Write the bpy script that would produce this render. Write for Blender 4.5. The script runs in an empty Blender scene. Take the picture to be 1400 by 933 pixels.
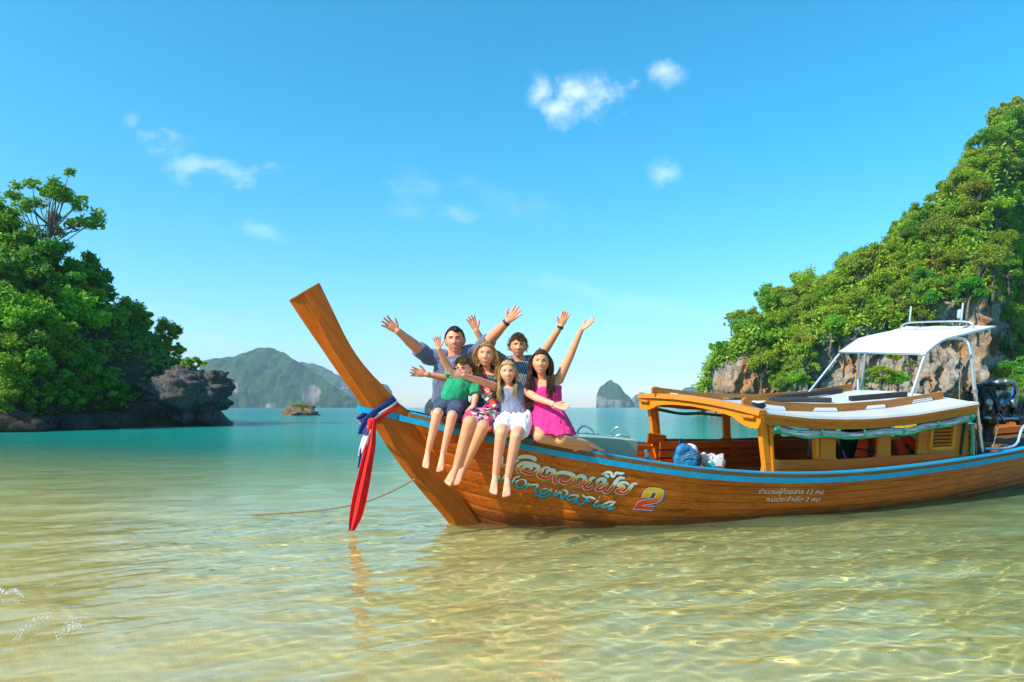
import bpy, bmesh, math, random
import numpy as np
from mathutils import Vector, Matrix, noise as mnoise
from mathutils.bvhtree import BVHTree

SC = bpy.context.scene
COL = SC.collection
PI = math.pi
RNG = np.random.default_rng(7)
random.seed(7)

# ------------------------------------------------------------------ camera
F_PX, CAM_H, HORIZON = 933.33, 1.08, 557.0        # photo pixels (1400 wide), metres above the sea
cam = bpy.data.cameras.new('camera')
cam_ob = bpy.data.objects.new('camera', cam)
COL.objects.link(cam_ob)
SC.camera = cam_ob
cam_ob.location = (0, 0, CAM_H)
cam_ob.rotation_euler = (PI / 2, 0, 0)
cam.lens = 24.0
cam.sensor_width = 36.0
cam.shift_y = (HORIZON - 466.5) / 1400.0
cam.clip_start = 0.05
cam.clip_end = 30000

# ------------------------------------------------------------------ sun and sky
SUN_EL = math.radians(40)
SUN_H = Vector((-0.83, -0.56, 0)).normalized()
SUN_DIR = SUN_H * math.cos(SUN_EL) + Vector((0, 0, math.sin(SUN_EL)))
sun = bpy.data.lights.new('sun', 'SUN')
sun.energy = 3.5
sun.angle = math.radians(0.53)
sun.color = (1.0, 0.94, 0.84)
sun.cycles.is_caustics_light = True
sun_ob = bpy.data.objects.new('sun', sun)
COL.objects.link(sun_ob)
sun_ob.rotation_euler = SUN_DIR.to_track_quat('Z', 'Y').to_euler()
sun_ob.location = (-30, -10, 40)

world = bpy.data.worlds.new('World')
SC.world = world
world.use_nodes = True


def build_world():
    nt = world.node_tree
    N, L = nt.nodes, nt.links
    bg = N['Background']
    sky = N.new('ShaderNodeTexSky')
    sky.sky_type = 'NISHITA'
    sky.sun_disc = False
    sky.sun_elevation = SUN_EL
    sky.sun_rotation = math.atan2(SUN_H.x, SUN_H.y)
    sky.air_density = 1.0
    sky.dust_density = 0.3
    sky.ozone_density = 2.5
    hs = N.new('ShaderNodeHueSaturation')
    hs.inputs['Saturation'].default_value = 1.32
    hs.inputs['Hue'].default_value = 0.49
    hs.inputs['Value'].default_value = 1.0
    L.new(sky.outputs[0], hs.inputs['Color'])
    tint = N.new('ShaderNodeMix')
    tint.data_type = 'RGBA'
    tint.blend_type = 'MULTIPLY'
    tint.inputs['Factor'].default_value = 1.0
    L.new(hs.outputs[0], tint.inputs['A'])
    geo = N.new('ShaderNodeTexCoord')
    sz = N.new('ShaderNodeSeparateXYZ')
    L.new(geo.outputs['Generated'], sz.inputs[0])
    mrz = N.new('ShaderNodeMapRange')
    mrz.interpolation_type = 'SMOOTHSTEP'
    mrz.inputs['From Min'].default_value = -.05
    mrz.inputs['From Max'].default_value = .42
    L.new(sz.outputs[2], mrz.inputs['Value'])
    tz = N.new('ShaderNodeMix')
    tz.data_type = 'RGBA'
    L.new(mrz.outputs[0], tz.inputs['Factor'])
    tz.inputs['A'].default_value = (.76, .78, .88, 1)
    tz.inputs['B'].default_value = (.25, .86, .83, 1)
    L.new(tz.outputs['Result'], tint.inputs['B'])
    tc = N.new('ShaderNodeTexCoord')
    sep = N.new('ShaderNodeSeparateXYZ')
    L.new(tc.outputs['Generated'], sep.inputs[0])

    def M(op, a, b=None, c=None, clamp=False):
        n = N.new('ShaderNodeMath')
        n.operation = op
        n.use_clamp = clamp
        for i, v in enumerate((a, b, c)):
            if v is None:
                continue
            if isinstance(v, (int, float)):
                n.inputs[i].default_value = v
            else:
                L.new(v, n.inputs[i])
        return n.outputs[0]
    yy = M('MAXIMUM', sep.outputs[1], 0.02)
    u = M('DIVIDE', sep.outputs[0], yy)
    v = M('DIVIDE', sep.outputs[2], yy)
    comb = N.new('ShaderNodeCombineXYZ')
    L.new(u, comb.inputs[0])
    L.new(v, comb.inputs[1])

    def noise(scale, detail, rough, sx=1.0, off=0.0):
        mp = N.new('ShaderNodeMapping')
        mp.inputs['Scale'].default_value = (sx, 1, 1)
        mp.inputs['Location'].default_value = (off, off * .7, off)
        L.new(comb.outputs[0], mp.inputs[0])
        t = N.new('ShaderNodeTexNoise')
        t.inputs['Scale'].default_value = scale
        t.inputs['Detail'].default_value = detail
        t.inputs['Roughness'].default_value = rough
        L.new(mp.outputs[0], t.inputs['Vector'])
        return t.outputs['Fac']
    n1 = noise(15, 8, .66)
    n2 = noise(26, 8, .68, .40, 3.1)
    # photo pixel centre, half sizes, strength, streaky?
    clouds = [(792, 130, 58, 38, 0.8, 0), (734, 128, 22, 30, 0.65, 0), (780, 150, 60, 24, 0.7, 0), (912, 104, 30, 24, 0.5, 0), (906, 234, 30, 22, 0.42, 0),
              (272, 222, 100, 26, 0.34, 1), (575, 262, 52, 42, 0.13, 1), (625, 292, 26, 15, 0.2, 1), (360, 318, 34, 13, 0.26, 1),
              (180, 165, 14, 14, 0.15, 0), (230, 440, 150, 26, 0.14, 1), (690, 275, 150, 28, 0.08, 1), (880, 415, 190, 16, 0.12, 1)]
    nw1 = noise(13, 6, .6, 1.0, 7.7)
    nw2 = noise(13, 6, .6, 1.0, 17.3)
    tot = None
    for (cx, cy, a, b, st, streak) in clouds:
        du = M('MULTIPLY', M('SUBTRACT', u, (cx - 700) / F_PX), F_PX / a)
        dv0 = M('SUBTRACT', v, (HORIZON - cy) / F_PX)
        if streak:
            dv0 = M('ADD', dv0, M('MULTIPLY', M('SUBTRACT', u, (cx - 700) / F_PX), 0.22))
        dv = M('MULTIPLY', dv0, F_PX / b)
        du = M('ADD', du, M('MULTIPLY', M('SUBTRACT', nw1, .5), 2.6))
        dv = M('ADD', dv, M('MULTIPLY', M('SUBTRACT', nw2, .5), 2.6))
        r = M('SQRT', M('ADD', M('MULTIPLY', du, du), M('MULTIPLY', dv, dv)))
        k = M('SUBTRACT', 1.0, r)
        k = M('ADD', k, M('MULTIPLY', M('SUBTRACT', n2 if streak else n1, 0.5), 3.2 if streak else 1.6))
        mr = N.new('ShaderNodeMapRange')
        mr.interpolation_type = 'SMOOTHSTEP'
        L.new(k, mr.inputs['Value'])
        mr.inputs['From Min'].default_value = -0.1
        mr.inputs['From Max'].default_value = 1.2
        m = M('MULTIPLY', M('MULTIPLY', mr.outputs[0], st), M('ADD', .55, M('MULTIPLY', n1, .8)))
        gate = M('MULTIPLY', m, M('GREATER_THAN', M('SUBTRACT', 2.6, r), 0.0))
        gate = M('MULTIPLY', gate, M('GREATER_THAN', sep.outputs[1], 0.02))
        tot = gate if tot is None else M('MAXIMUM', tot, gate)
    mix = N.new('ShaderNodeMix')
    mix.data_type = 'RGBA'
    L.new(M('MINIMUM', tot, 0.92), mix.inputs['Factor'])
    L.new(tint.outputs['Result'], mix.inputs['A'])
    mix.inputs['B'].default_value = (4.2, 4.8, 5.4, 1)
    L.new(mix.outputs['Result'], bg.inputs['Color'])
    bg.inputs['Strength'].default_value = 0.15


build_world()
SC.view_settings.view_transform = 'Standard'
SC.view_settings.look = 'None'
SC.view_settings.exposure = 1.05
SC.view_settings.gamma = 1.0
SC.cycles.use_denoising = True
SC.cycles.max_bounces = 10
SC.cycles.transparent_max_bounces = 8
SC.cycles.transmission_bounces = 6
SC.cycles.volume_bounces = 0
SC.cycles.sample_clamp_indirect = 4.0
SC.cycles.sample_clamp_direct = 12.0


# ------------------------------------------------------------------ helpers
def at(px, py, Y):
    """World point seen at photo pixel (px, py) at distance Y."""
    return np.array([(px - 700) / F_PX * Y, Y, CAM_H + (HORIZON - py) / F_PX * Y])


def tag(o, label=None, cat=None, group=None, kind=None):
    if label:
        o['label'] = label
    if cat:
        o['category'] = cat
    if group:
        o['group'] = group
    if kind:
        o['kind'] = kind
    return o


def empty(name, loc=(0, 0, 0), rot=(0, 0, 0)):
    o = bpy.data.objects.new(name, None)
    o.empty_display_size = .1
    COL.objects.link(o)
    o.location = loc
    o.rotation_euler = rot
    return o


def link(name, me, mat=None, parent=None, loc=None):
    o = bpy.data.objects.new(name, me)
    COL.objects.link(o)
    if mat is not None:
        for m in (mat if isinstance(mat, (list, tuple)) else [mat]):
            me.materials.append(m)
    if parent is not None:
        o.parent = parent
    if loc is not None:
        o.location = loc
    return o


def mesh_np(name, V, Fq, smooth=True):
    """Fast mesh from arrays; Fq is (m,3) or (m,4)."""
    V = np.asarray(V, dtype=np.float32)
    Fq = np.asarray(Fq, dtype=np.int32)
    me = bpy.data.meshes.new(name)
    k = Fq.shape[1]
    me.vertices.add(len(V))
    me.vertices.foreach_set('co', V.ravel())
    me.loops.add(Fq.size)
    me.loops.foreach_set('vertex_index', Fq.ravel())
    me.polygons.add(len(Fq))
    me.polygons.foreach_set('loop_start', np.arange(0, Fq.size, k, dtype=np.int32))
    me.polygons.foreach_set('use_smooth', np.full(len(Fq), smooth))
    me.update()
    me.validate()
    return me


def attr(me, name, values):
    a = me.attributes.new(name, 'FLOAT', 'POINT')
    a.data.foreach_set('value', np.asarray(values, dtype=np.float32).ravel())


def grid_faces(ny, nx, wrap=False):
    i = np.arange(nx * ny).reshape(ny, nx)
    if wrap:
        j = np.concatenate([i, i[:, :1]], 1)
    else:
        j = i
    return np.stack([j[:-1, :-1], j[:-1, 1:], j[1:, 1:], j[1:, :-1]], -1).reshape(-1, 4)


def norm(v):
    v = np.asarray(v, float)
    return v / max(1e-9, np.linalg.norm(v))


class MB:
    """Collects shapes and links them as ONE mesh object."""

    def __init__(self):
        self.v, self.f = [], []

    def add(self, V, Fs):
        b = len(self.v)
        self.v.extend([tuple(map(float, p)) for p in V])
        self.f.extend([tuple(int(i) + b for i in f) for f in Fs])
        return self

    def box(self, c, s, rot=None, taper=1.0):
        x, y, z = [q / 2 for q in s]
        P = [(-x, -y, -z), (x, -y, -z), (x, y, -z), (-x, y, -z), (-x * taper, -y * taper, z), (x * taper, -y * taper, z), (x * taper, y * taper, z), (-x * taper, y * taper, z)]
        if rot is not None:
            P = [tuple(rot @ Vector(p)) for p in P]
        P = [(p[0] + c[0], p[1] + c[1], p[2] + c[2]) for p in P]
        return self.add(P, [(0, 3, 2, 1), (4, 5, 6, 7), (0, 1, 5, 4), (1, 2, 6, 5), (2, 3, 7, 6), (3, 0, 4, 7)])

    def beam(self, a, b, w, h, up=(0, 0, 1)):
        """Rectangular bar from a to b, w across, h along up."""
        a, b = np.array(a, float), np.array(b, float)
        d = norm(b - a)
        s = norm(np.cross(d, up))
        u = np.cross(s, d)
        P = []
        for c in (a, b):
            for i, j in ((-1, -1), (1, -1), (1, 1), (-1, 1)):
                P.append(c + s * i * w / 2 + u * j * h / 2)
        return self.add(P, [(0, 1, 2, 3), (7, 6, 5, 4), (0, 4, 5, 1), (1, 5, 6, 2), (2, 6, 7, 3), (3, 7, 4, 0)])

    def tube(self, pts, r, n=8, cap=True, flat=None):
        pts = np.array(pts, float)
        m = len(pts)
        r = np.full(m, r) if np.isscalar(r) else np.array(r, float)
        T = np.gradient(pts, axis=0)
        T /= np.maximum(1e-9, np.linalg.norm(T, axis=1, keepdims=True))
        ref = np.array([0, 0, 1.0]) if abs(T[0][2]) < .9 else np.array([1.0, 0, 0])
        u = norm(np.cross(T[0], ref))
        V = []
        for i in range(m):
            u = u - T[i] * (u @ T[i])
            u = norm(u)
            w = np.cross(T[i], u)
            for k in range(n):
                a = 2 * PI * k / n
                V.append(pts[i] + r[i] * (math.cos(a) * u + math.sin(a) * w))
        Fs = []
        for i in range(m - 1):
            for k in range(n):
                k2 = (k + 1) % n
                Fs.append((i * n + k, i * n + k2, (i + 1) * n + k2, (i + 1) * n + k))
        if cap:
            Fs.append(tuple(range(n - 1, -1, -1)))
            Fs.append(tuple((m - 1) * n + k for k in range(n)))
        return self.add(V, Fs)

    def capsule(self, a, b, ra, rb, n=12, m=4):
        a, b = np.array(a, float), np.array(b, float)
        d = b - a
        L = np.linalg.norm(d)
        d = d / L if L > 1e-6 else np.array([0, 0, 1.0])
        pts, rr = [], []
        for i in range(m + 1):
            t = PI / 2 * i / m
            pts.append(a - d * ra * math.cos(t))
            rr.append(max(1e-4, ra * math.sin(t)))
        for i in range(m + 1):
            t = PI / 2 * (1 - i / m)
            pts.append(b + d * rb * math.cos(t))
            rr.append(max(1e-4, rb * math.sin(t)))
        ref = np.array([0, 0, 1.0]) if abs(d[2]) < .9 else np.array([1.0, 0, 0])
        u = norm(np.cross(d, ref))
        w = np.cross(d, u)
        V = [p + r * (math.cos(2 * PI * k / n) * u + math.sin(2 * PI * k / n) * w) for p, r in zip(pts, rr) for k in range(n)]
        M_ = len(pts)
        Fs = [(i * n + k, i * n + (k + 1) % n, (i + 1) * n + (k + 1) % n, (i + 1) * n + k) for i in range(M_ - 1) for k in range(n)]
        Fs += [tuple(range(n - 1, -1, -1)), tuple((M_ - 1) * n + k for k in range(n))]
        return self.add(V, Fs)

    def ellipsoid(self, c, rad, axes=None, n=14, m=9):
        A = np.eye(3) if axes is None else np.array(axes)
        V = []
        for i in range(m):
            t = PI * (i + .02) / (m - 1 + .04)
            for k in range(n):
                a = 2 * PI * k / n
                l = np.array([rad[0] * math.sin(t) * math.cos(a), rad[1] * math.sin(t) * math.sin(a), rad[2] * math.cos(t)])
                V.append(np.array(c) + l @ A)
        Fs = [(i * n + (k + 1) % n, i * n + k, (i + 1) * n + k, (i + 1) * n + (k + 1) % n) for i in range(m - 1) for k in range(n)]
        Fs += [tuple(range(n)), tuple((m - 1) * n + k for k in range(n - 1, -1, -1))]
        return self.add(V, Fs)

    def loft(self, rings, cap=True, closed=True):
        m, n = len(rings), len(rings[0])
        V = [p for r in rings for p in r]
        Fs = []
        for i in range(m - 1):
            for k in range(n if closed else n - 1):
                Fs.append((i * n + k, i * n + (k + 1) % n, (i + 1) * n + (k + 1) % n, (i + 1) * n + k))
        if cap and closed:
            Fs += [tuple(range(n - 1, -1, -1)), tuple((m - 1) * n + k for k in range(n))]
        return self.add(V, Fs)

    def extrude(self, poly, d):
        """Flat polygon (list of 3-D points) given thickness vector d."""
        n = len(poly)
        A = [np.array(p, float) for p in poly]
        Bq = [p + np.array(d, float) for p in A]
        Fs = [tuple(range(n - 1, -1, -1)), tuple(range(n, 2 * n))] + [(k, (k + 1) % n, n + (k + 1) % n, n + k) for k in range(n)]
        return self.add(A + Bq, Fs)

    def mesh(self, name, smooth=False, angle=None):
        me = bpy.data.meshes.new(name)
        me.from_pydata(self.v, [], self.f)
        bm = bmesh.new()
        bm.from_mesh(me)
        bmesh.ops.recalc_face_normals(bm, faces=bm.faces)
        if angle is not None:
            for f in bm.faces:
                f.smooth = True
            for e in bm.edges:
                e.smooth = len(e.link_faces) == 2 and e.calc_face_angle(0) < math.radians(angle)
        elif smooth:
            for f in bm.faces:
                f.smooth = True
        bm.to_mesh(me)
        bm.free()
        return me

    def build(self, name, mat=None, parent=None, smooth=False, angle=None, loc=None, bevel=0):
        o = link(name, self.mesh(name, smooth, angle), mat, parent, loc)
        if bevel:
            m = o.modifiers.new('bevel', 'BEVEL')
            m.width = bevel
            m.segments = 2
            m.limit_method = 'ANGLE'
        return o


def catmull(P, n):
    P = np.array(P, float)
    if len(P) < 3:
        return np.stack([P[0] + (P[-1] - P[0]) * t for t in np.linspace(0, 1, n)])
    Q = np.concatenate([[2 * P[0] - P[1]], P, [2 * P[-1] - P[-2]]])
    ts = np.linspace(0, len(P) - 1, n)
    out = []
    for t in ts:
        i = min(int(t), len(P) - 2)
        f = t - i
        a, b, c, d = Q[i:i + 4]
        out.append(.5 * ((2 * b) + (c - a) * f + (2 * a - 5 * b + 4 * c - d) * f * f + (3 * b - a - 3 * c + d) * f ** 3))
    return np.array(out)


def fbm(P, scale=1.0, octaves=4, seed=0.0):
    out = np.empty(len(P))
    for i, p in enumerate(P):
        out[i] = mnoise.fractal(Vector((p[0] * scale + seed, p[1] * scale + seed * .37, p[2] * scale - seed)), 1.0, 2.0, octaves, noise_basis='PERLIN_ORIGINAL')
    return out


def remeshed(mb, voxel, smooth_it=3, factor=.5):
    """Voxel union of everything in mb, smoothed; returns verts, quads arrays."""
    me = mb.mesh('tmp', True)
    o = bpy.data.objects.new('tmp', me)
    COL.objects.link(o)
    r = o.modifiers.new('r', 'REMESH')
    r.mode = 'VOXEL'
    r.voxel_size = voxel
    if smooth_it:
        s = o.modifiers.new('s', 'SMOOTH')
        s.factor = factor
        s.iterations = smooth_it
    dg = bpy.context.evaluated_depsgraph_get()
    ev = o.evaluated_get(dg)
    m2 = ev.to_mesh()
    V = np.empty(len(m2.vertices) * 3)
    m2.vertices.foreach_get('co', V)
    Fs = [tuple(p.vertices) for p in m2.polygons]
    ev.to_mesh_clear()
    bpy.data.objects.remove(o)
    bpy.data.meshes.remove(me)
    Fq = np.array([f for f in Fs if len(f) == 4], dtype=np.int32)
    return V.reshape(-1, 3), Fq


def normals_of(V, Fq):
    n = np.cross(V[Fq[:, 2]] - V[Fq[:, 0]], V[Fq[:, 3]] - V[Fq[:, 1]])
    N = np.zeros_like(V)
    for k in range(4):
        np.add.at(N, Fq[:, k], n)
    return N / np.maximum(1e-12, np.linalg.norm(N, axis=1, keepdims=True))


def keep_verts(V, Fq, mask):
    fm = mask[Fq].all(1)
    Fq = Fq[fm]
    used = np.zeros(len(V), bool)
    used[Fq.ravel()] = True
    idx = np.cumsum(used) - 1
    return V[used], idx[Fq]


# ------------------------------------------------------------------ materials
class NT:
    def __init__(self, name):
        self.m = bpy.data.materials.new(name)
        self.m.use_nodes = True
        self.nt = self.m.node_tree
        self.N, self.L = self.nt.nodes, self.nt.links
        self.p = self.N['Principled BSDF']
        self.out = self.N['Material Output']

    def node(self, t, **kw):
        n = self.N.new(t)
        for k, v in kw.items():
            setattr(n, k, v)
        return n

    def inp(self, n, key, v):
        s = n.inputs[key]
        if hasattr(v, 'is_output') or isinstance(v, bpy.types.NodeSocket):
            self.L.new(v, s)
        else:
            if s.type == 'RGBA' and len(v) == 3:
                v = (*v, 1)
            s.default_value = v

    def coords(self, scale=(1, 1, 1), kind='Object', rot=(0, 0, 0)):
        tc = self.node('ShaderNodeTexCoord')
        src = tc.outputs[kind]
        if any(rot):
            mr = self.node('ShaderNodeMapping')
            mr.inputs['Rotation'].default_value = rot
            self.L.new(src, mr.inputs[0])
            src = mr.outputs[0]
        mp = self.node('ShaderNodeMapping')
        mp.inputs['Scale'].default_value = scale
        self.L.new(src, mp.inputs[0])
        return mp.outputs[0]

    def noise(self, vec, scale, detail=4, rough=.55, dist=0.0):
        n = self.node('ShaderNodeTexNoise')
        self.L.new(vec, n.inputs['Vector'])
        for k, v in (('Scale', scale), ('Detail', detail), ('Roughness', rough), ('Distortion', dist)):
            n.inputs[k].default_value = v
        return n.outputs['Fac']

    def ramp(self, fac, stops):
        r = self.node('ShaderNodeValToRGB')
        el = r.color_ramp.elements
        while len(el) < len(stops):
            el.new(.5)
        for e, (p, c) in zip(el, stops):
            e.position = p
            e.color = (*c, 1) if len(c) == 3 else c
        self.L.new(fac, r.inputs[0])
        return r.outputs[0]

    def mix(self, fac, a, b, mode='MIX'):
        m = self.node('ShaderNodeMix', data_type='RGBA', blend_type=mode)
        self.inp(m, 'Factor', fac)
        for k, v in (('A', a), ('B', b)):
            if isinstance(v, bpy.types.NodeSocket):
                self.L.new(v, m.inputs[k])
            else:
                m.inputs[k].default_value = (*v, 1) if len(v) == 3 else v
        return m.outputs['Result']

    def math(self, op, a, b=None, clamp=False):
        n = self.node('ShaderNodeMath', operation=op, use_clamp=clamp)
        for i, v in enumerate((a, b)):
            if v is None:
                continue
            if isinstance(v, (int, float)):
                n.inputs[i].default_value = v
            else:
                self.L.new(v, n.inputs[i])
        return n.outputs[0]

    def maprange(self, v, a, b, c=0., d=1., smooth=True):
        n = self.node('ShaderNodeMapRange')
        if smooth:
            n.interpolation_type = 'SMOOTHSTEP'
        self.L.new(v, n.inputs['Value'])
        for k, q in (('From Min', a), ('From Max', b), ('To Min', c), ('To Max', d)):
            n.inputs[k].default_value = q
        return n.outputs[0]

    def attr(self, name):
        a = self.node('ShaderNodeAttribute', attribute_name=name)
        return a.outputs['Fac']

    def bump(self, h, strength=.3, dist=.02):
        b = self.node('ShaderNodeBump')
        self.L.new(h, b.inputs['Height'])
        self.inp(b, 'Strength', strength)
        self.inp(b, 'Distance', dist)
        self.L.new(b.outputs[0], self.p.inputs['Normal'])
        return b

    def set(self, **kw):
        names = {'color': 'Base Color', 'rough': 'Roughness', 'metal': 'Metallic', 'coat': 'Coat Weight', 'sheen': 'Sheen Weight', 'spec': 'Specular IOR Level', 'trans': 'Transmission Weight', 'ior': 'IOR', 'coatr': 'Coat Roughness', 'sss': 'Subsurface Weight'}
        for k, v in kw.items():
            self.inp(self.p, names[k], v)
        return self


def wood(name, dark, mid, light, rough=.38, coat=.35, grain=(1.2, 22, 22), wear=0.0, rot=(0, 0, 0), wet=False):
    t = NT(name)
    v = t.coords(grain, rot=rot)
    g = t.noise(v, 3.0, 8, .65, 1.2)
    v2 = t.coords((1, 1, 1))
    big = t.noise(v2, 1.7, 3, .5)
    fine = t.noise(t.coords((3, 90, 90), rot=rot), 2.0, 3, .6)
    f = t.math('ADD', t.math('MULTIPLY', g, .75), t.math('MULTIPLY', big, .35))
    c = t.ramp(f, [(.36, dark), (.52, mid), (.72, light)])
    c = t.mix(t.maprange(fine, .5, .8, 0, .7), c, tuple(q * .6 for q in dark))
    oi = t.node('ShaderNodeObjectInfo')
    hv = t.node('ShaderNodeHueSaturation')
    t.L.new(c, hv.inputs['Color'])
    t.L.new(t.maprange(oi.outputs['Random'], 0, 1, .82, 1.15, False), hv.inputs['Value'])
    c = hv.outputs[0]
    if wear:
        w = t.noise(t.coords((.8, 4, 4)), 3.1, 6, .7)
        c = t.mix(t.maprange(w, .6, .75, 0, wear), c, (.55, .36, .1))
        d = t.noise(t.coords((3, 6, 6)), 4.7, 5, .7)
        c = t.mix(t.maprange(d, .66, .74, 0, .75), c, (.02, .008, .003))
        st = t.noise(t.coords((.5, 9, 9)), 2.6, 7, .7, .8)
        c = t.mix(t.maprange(st, .50, .68, 0, .6), c, tuple(q * .45 for q in dark))
        sc = t.noise(t.coords((2.5, 30, 30)), 3.3, 4, .7)
        c = t.mix(t.maprange(sc, .68, .74, 0, .5), c, (.50, .33, .14))
    if wet:
        sp = t.node('ShaderNodeSeparateXYZ')
        t.L.new(t.coords(), sp.inputs[0])
        wl = t.noise(t.coords((1.2, 1, 5)), 3.0, 6, .7)
        hgt = t.math('SUBTRACT', sp.outputs[2], t.math('MULTIPLY', wl, .22))
        c = t.mix(t.maprange(hgt, -.02, .10, .8, 0), c, (.075, .018, .006))
    t.set(color=c, rough=t.maprange(g, .3, .7, rough * .75, rough * 1.3, False), coat=coat, coatr=.18, spec=.28)
    t.bump(t.math('ADD', g, t.math('MULTIPLY', fine, .5)), .25, .004)
    return t.m


def plain(name, col, rough=.5, metal=0., var=.12, scale=14., coat=0., bump=0., spec=.5):
    t = NT(name)
    n = t.noise(t.coords(), scale, 5, .6)
    c = t.mix(t.maprange(n, .3, .7, 0, 1), tuple(q * (1 - var) for q in col), tuple(min(1, q * (1 + var)) for q in col))
    t.set(color=c, rough=t.maprange(n, .25, .75, max(.02, rough * .85), min(1, rough * 1.15), False), metal=metal, coat=coat, spec=spec)
    if bump:
        t.bump(n, bump, .01)
    return t.m


def cloth(name, col, rough=.85, var=.12, sheen=.2, weave=240., col2=None):
    t = NT(name)
    n = t.noise(t.coords(), 9, 4, .6)
    c2 = col2 or tuple(min(1, q * (1 + var)) for q in col)
    c = t.mix(t.maprange(n, .3, .7), tuple(q * (1 - var) for q in col), c2)
    t.set(color=c, rough=rough, sheen=sheen, spec=.2)
    t.bump(t.noise(t.coords(), weave, 2, .5), .15, .002)
    return t.m


def leaf_material(name, base, light, hue_var=.04, trans=.35):
    t = NT(name)
    oi = t.node('ShaderNodeObjectInfo')
    r = t.attr('leaf_tone')
    c = t.mix(r, base, light)
    hv = t.node('ShaderNodeHueSaturation')
    t.L.new(c, hv.inputs['Color'])
    t.L.new(t.maprange(oi.outputs['Random'], 0, 1, .5 - hue_var, .5 + hue_var * .8, False), hv.inputs['Hue'])
    t.L.new(t.maprange(t.math('FRACT', t.math('MULTIPLY', oi.outputs['Random'], 7.31)), 0, 1, .72, 1.28, False), hv.inputs['Value'])
    t.set(color=hv.outputs[0], rough=.55, spec=.3)
    tr = t.node('ShaderNodeBsdfTranslucent')
    t.L.new(t.mix(.5, hv.outputs[0], (.25, .42, .02)), tr.inputs['Color'])
    ms = t.node('ShaderNodeMixShader')
    ms.inputs[0].default_value = trans
    t.L.new(t.p.outputs[0], ms.inputs[1])
    t.L.new(tr.outputs[0], ms.inputs[2])
    t.L.new(ms.outputs[0], t.out.inputs['Surface'])
    return t.m


MAT = {}
MAT['prow'] = wood('varnished_prow', (.38, .068, .003), (.54, .115, .004), (.64, .165, .008), grain=(1.1, 9, 9), rot=(0, 2.215, 0), coat=.10)
MAT['hull'] = wood('varnished_hull', (.22, .034, .002), (.52, .098, .005), (.68, .17, .010), rough=.40, coat=.10, wear=.45, wet=True)
MAT['beam'] = wood('varnished_beam', (.50, .13, .004), (.66, .20, .006), (.76, .27, .012), rough=.36, coat=.2)
MAT['yellow_wood'] = wood('yellow_varnished_wood', (.40, .098, .004), (.54, .155, .006), (.64, .215, .010), rough=.5, coat=.03)
MAT['inner'] = wood('inner_wood', (.26, .048, .003), (.44, .095, .005), (.56, .15, .010), rough=.5, coat=.1)
MAT['sill'] = wood('sill_wood', (.34, .072, .003), (.50, .115, .005), (.60, .165, .008), rough=.5, coat=.03)
MAT['rail'] = wood('weathered_rail', (.10, .04, .012), (.17, .075, .022), (.25, .12, .04), rough=.6, coat=.05)
MAT['brown_rail'] = wood('roof_rail_wood', (.28, .09, .016), (.40, .14, .026), (.50, .20, .045), rough=.55, coat=.1)
MAT['blue'] = plain('blue_gloss_paint', (.002, .30, .52), .45, var=.1, coat=.05, spec=.3)
MAT['white_roof'] = plain('white_roof_paint', (.56, .57, .57), .5, var=.06, scale=3)
MAT['white_cloth'] = cloth('white_canopy_cloth', (.58, .60, .61), var=.04, weave=90)
MAT['steel'] = plain('stainless_pipe', (.62, .63, .64), .28, metal=.9, var=.08)
MAT['bluegrey_pipe'] = plain('painted_pipe', (.36, .47, .56), .4, var=.1)
MAT['black'] = plain('black_rubber', (.016, .016, .017), .6, var=.3)
MAT['dark_shell'] = plain('dark_bilge', (.05, .022, .008), .8, var=.3)
MAT['greybox'] = plain('grey_green_paint', (.30, .40, .29), .5, var=.07, scale=4)
MAT['rope'] = plain('weathered_rope', (.20, .15, .09), .9, var=.35, scale=60)
# ================================================================== THE SETTING
# ------------------------------------------------------------------ sea bed and sea
def depth_at(x, y):
    d = (x + 2.67) * .65 + (y - 3.56) * .76 + .50
    near = .17 + .0586 * d
    return np.where(d < 12, near, .873 + (d - 12) * .10) + np.clip(y - 8, 0, 40) * .08


def axis(dense0, dense1, step, far0, far1, n0, n1):
    a = -np.geomspace(.5, max(1, dense0 - far0), n0)[::-1] + dense0 if far0 < dense0 else np.array([])
    b = np.arange(dense0, dense1, step)
    c = dense1 + np.geomspace(step, far1 - dense1, n1)
    return np.concatenate([a, b, c])


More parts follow.
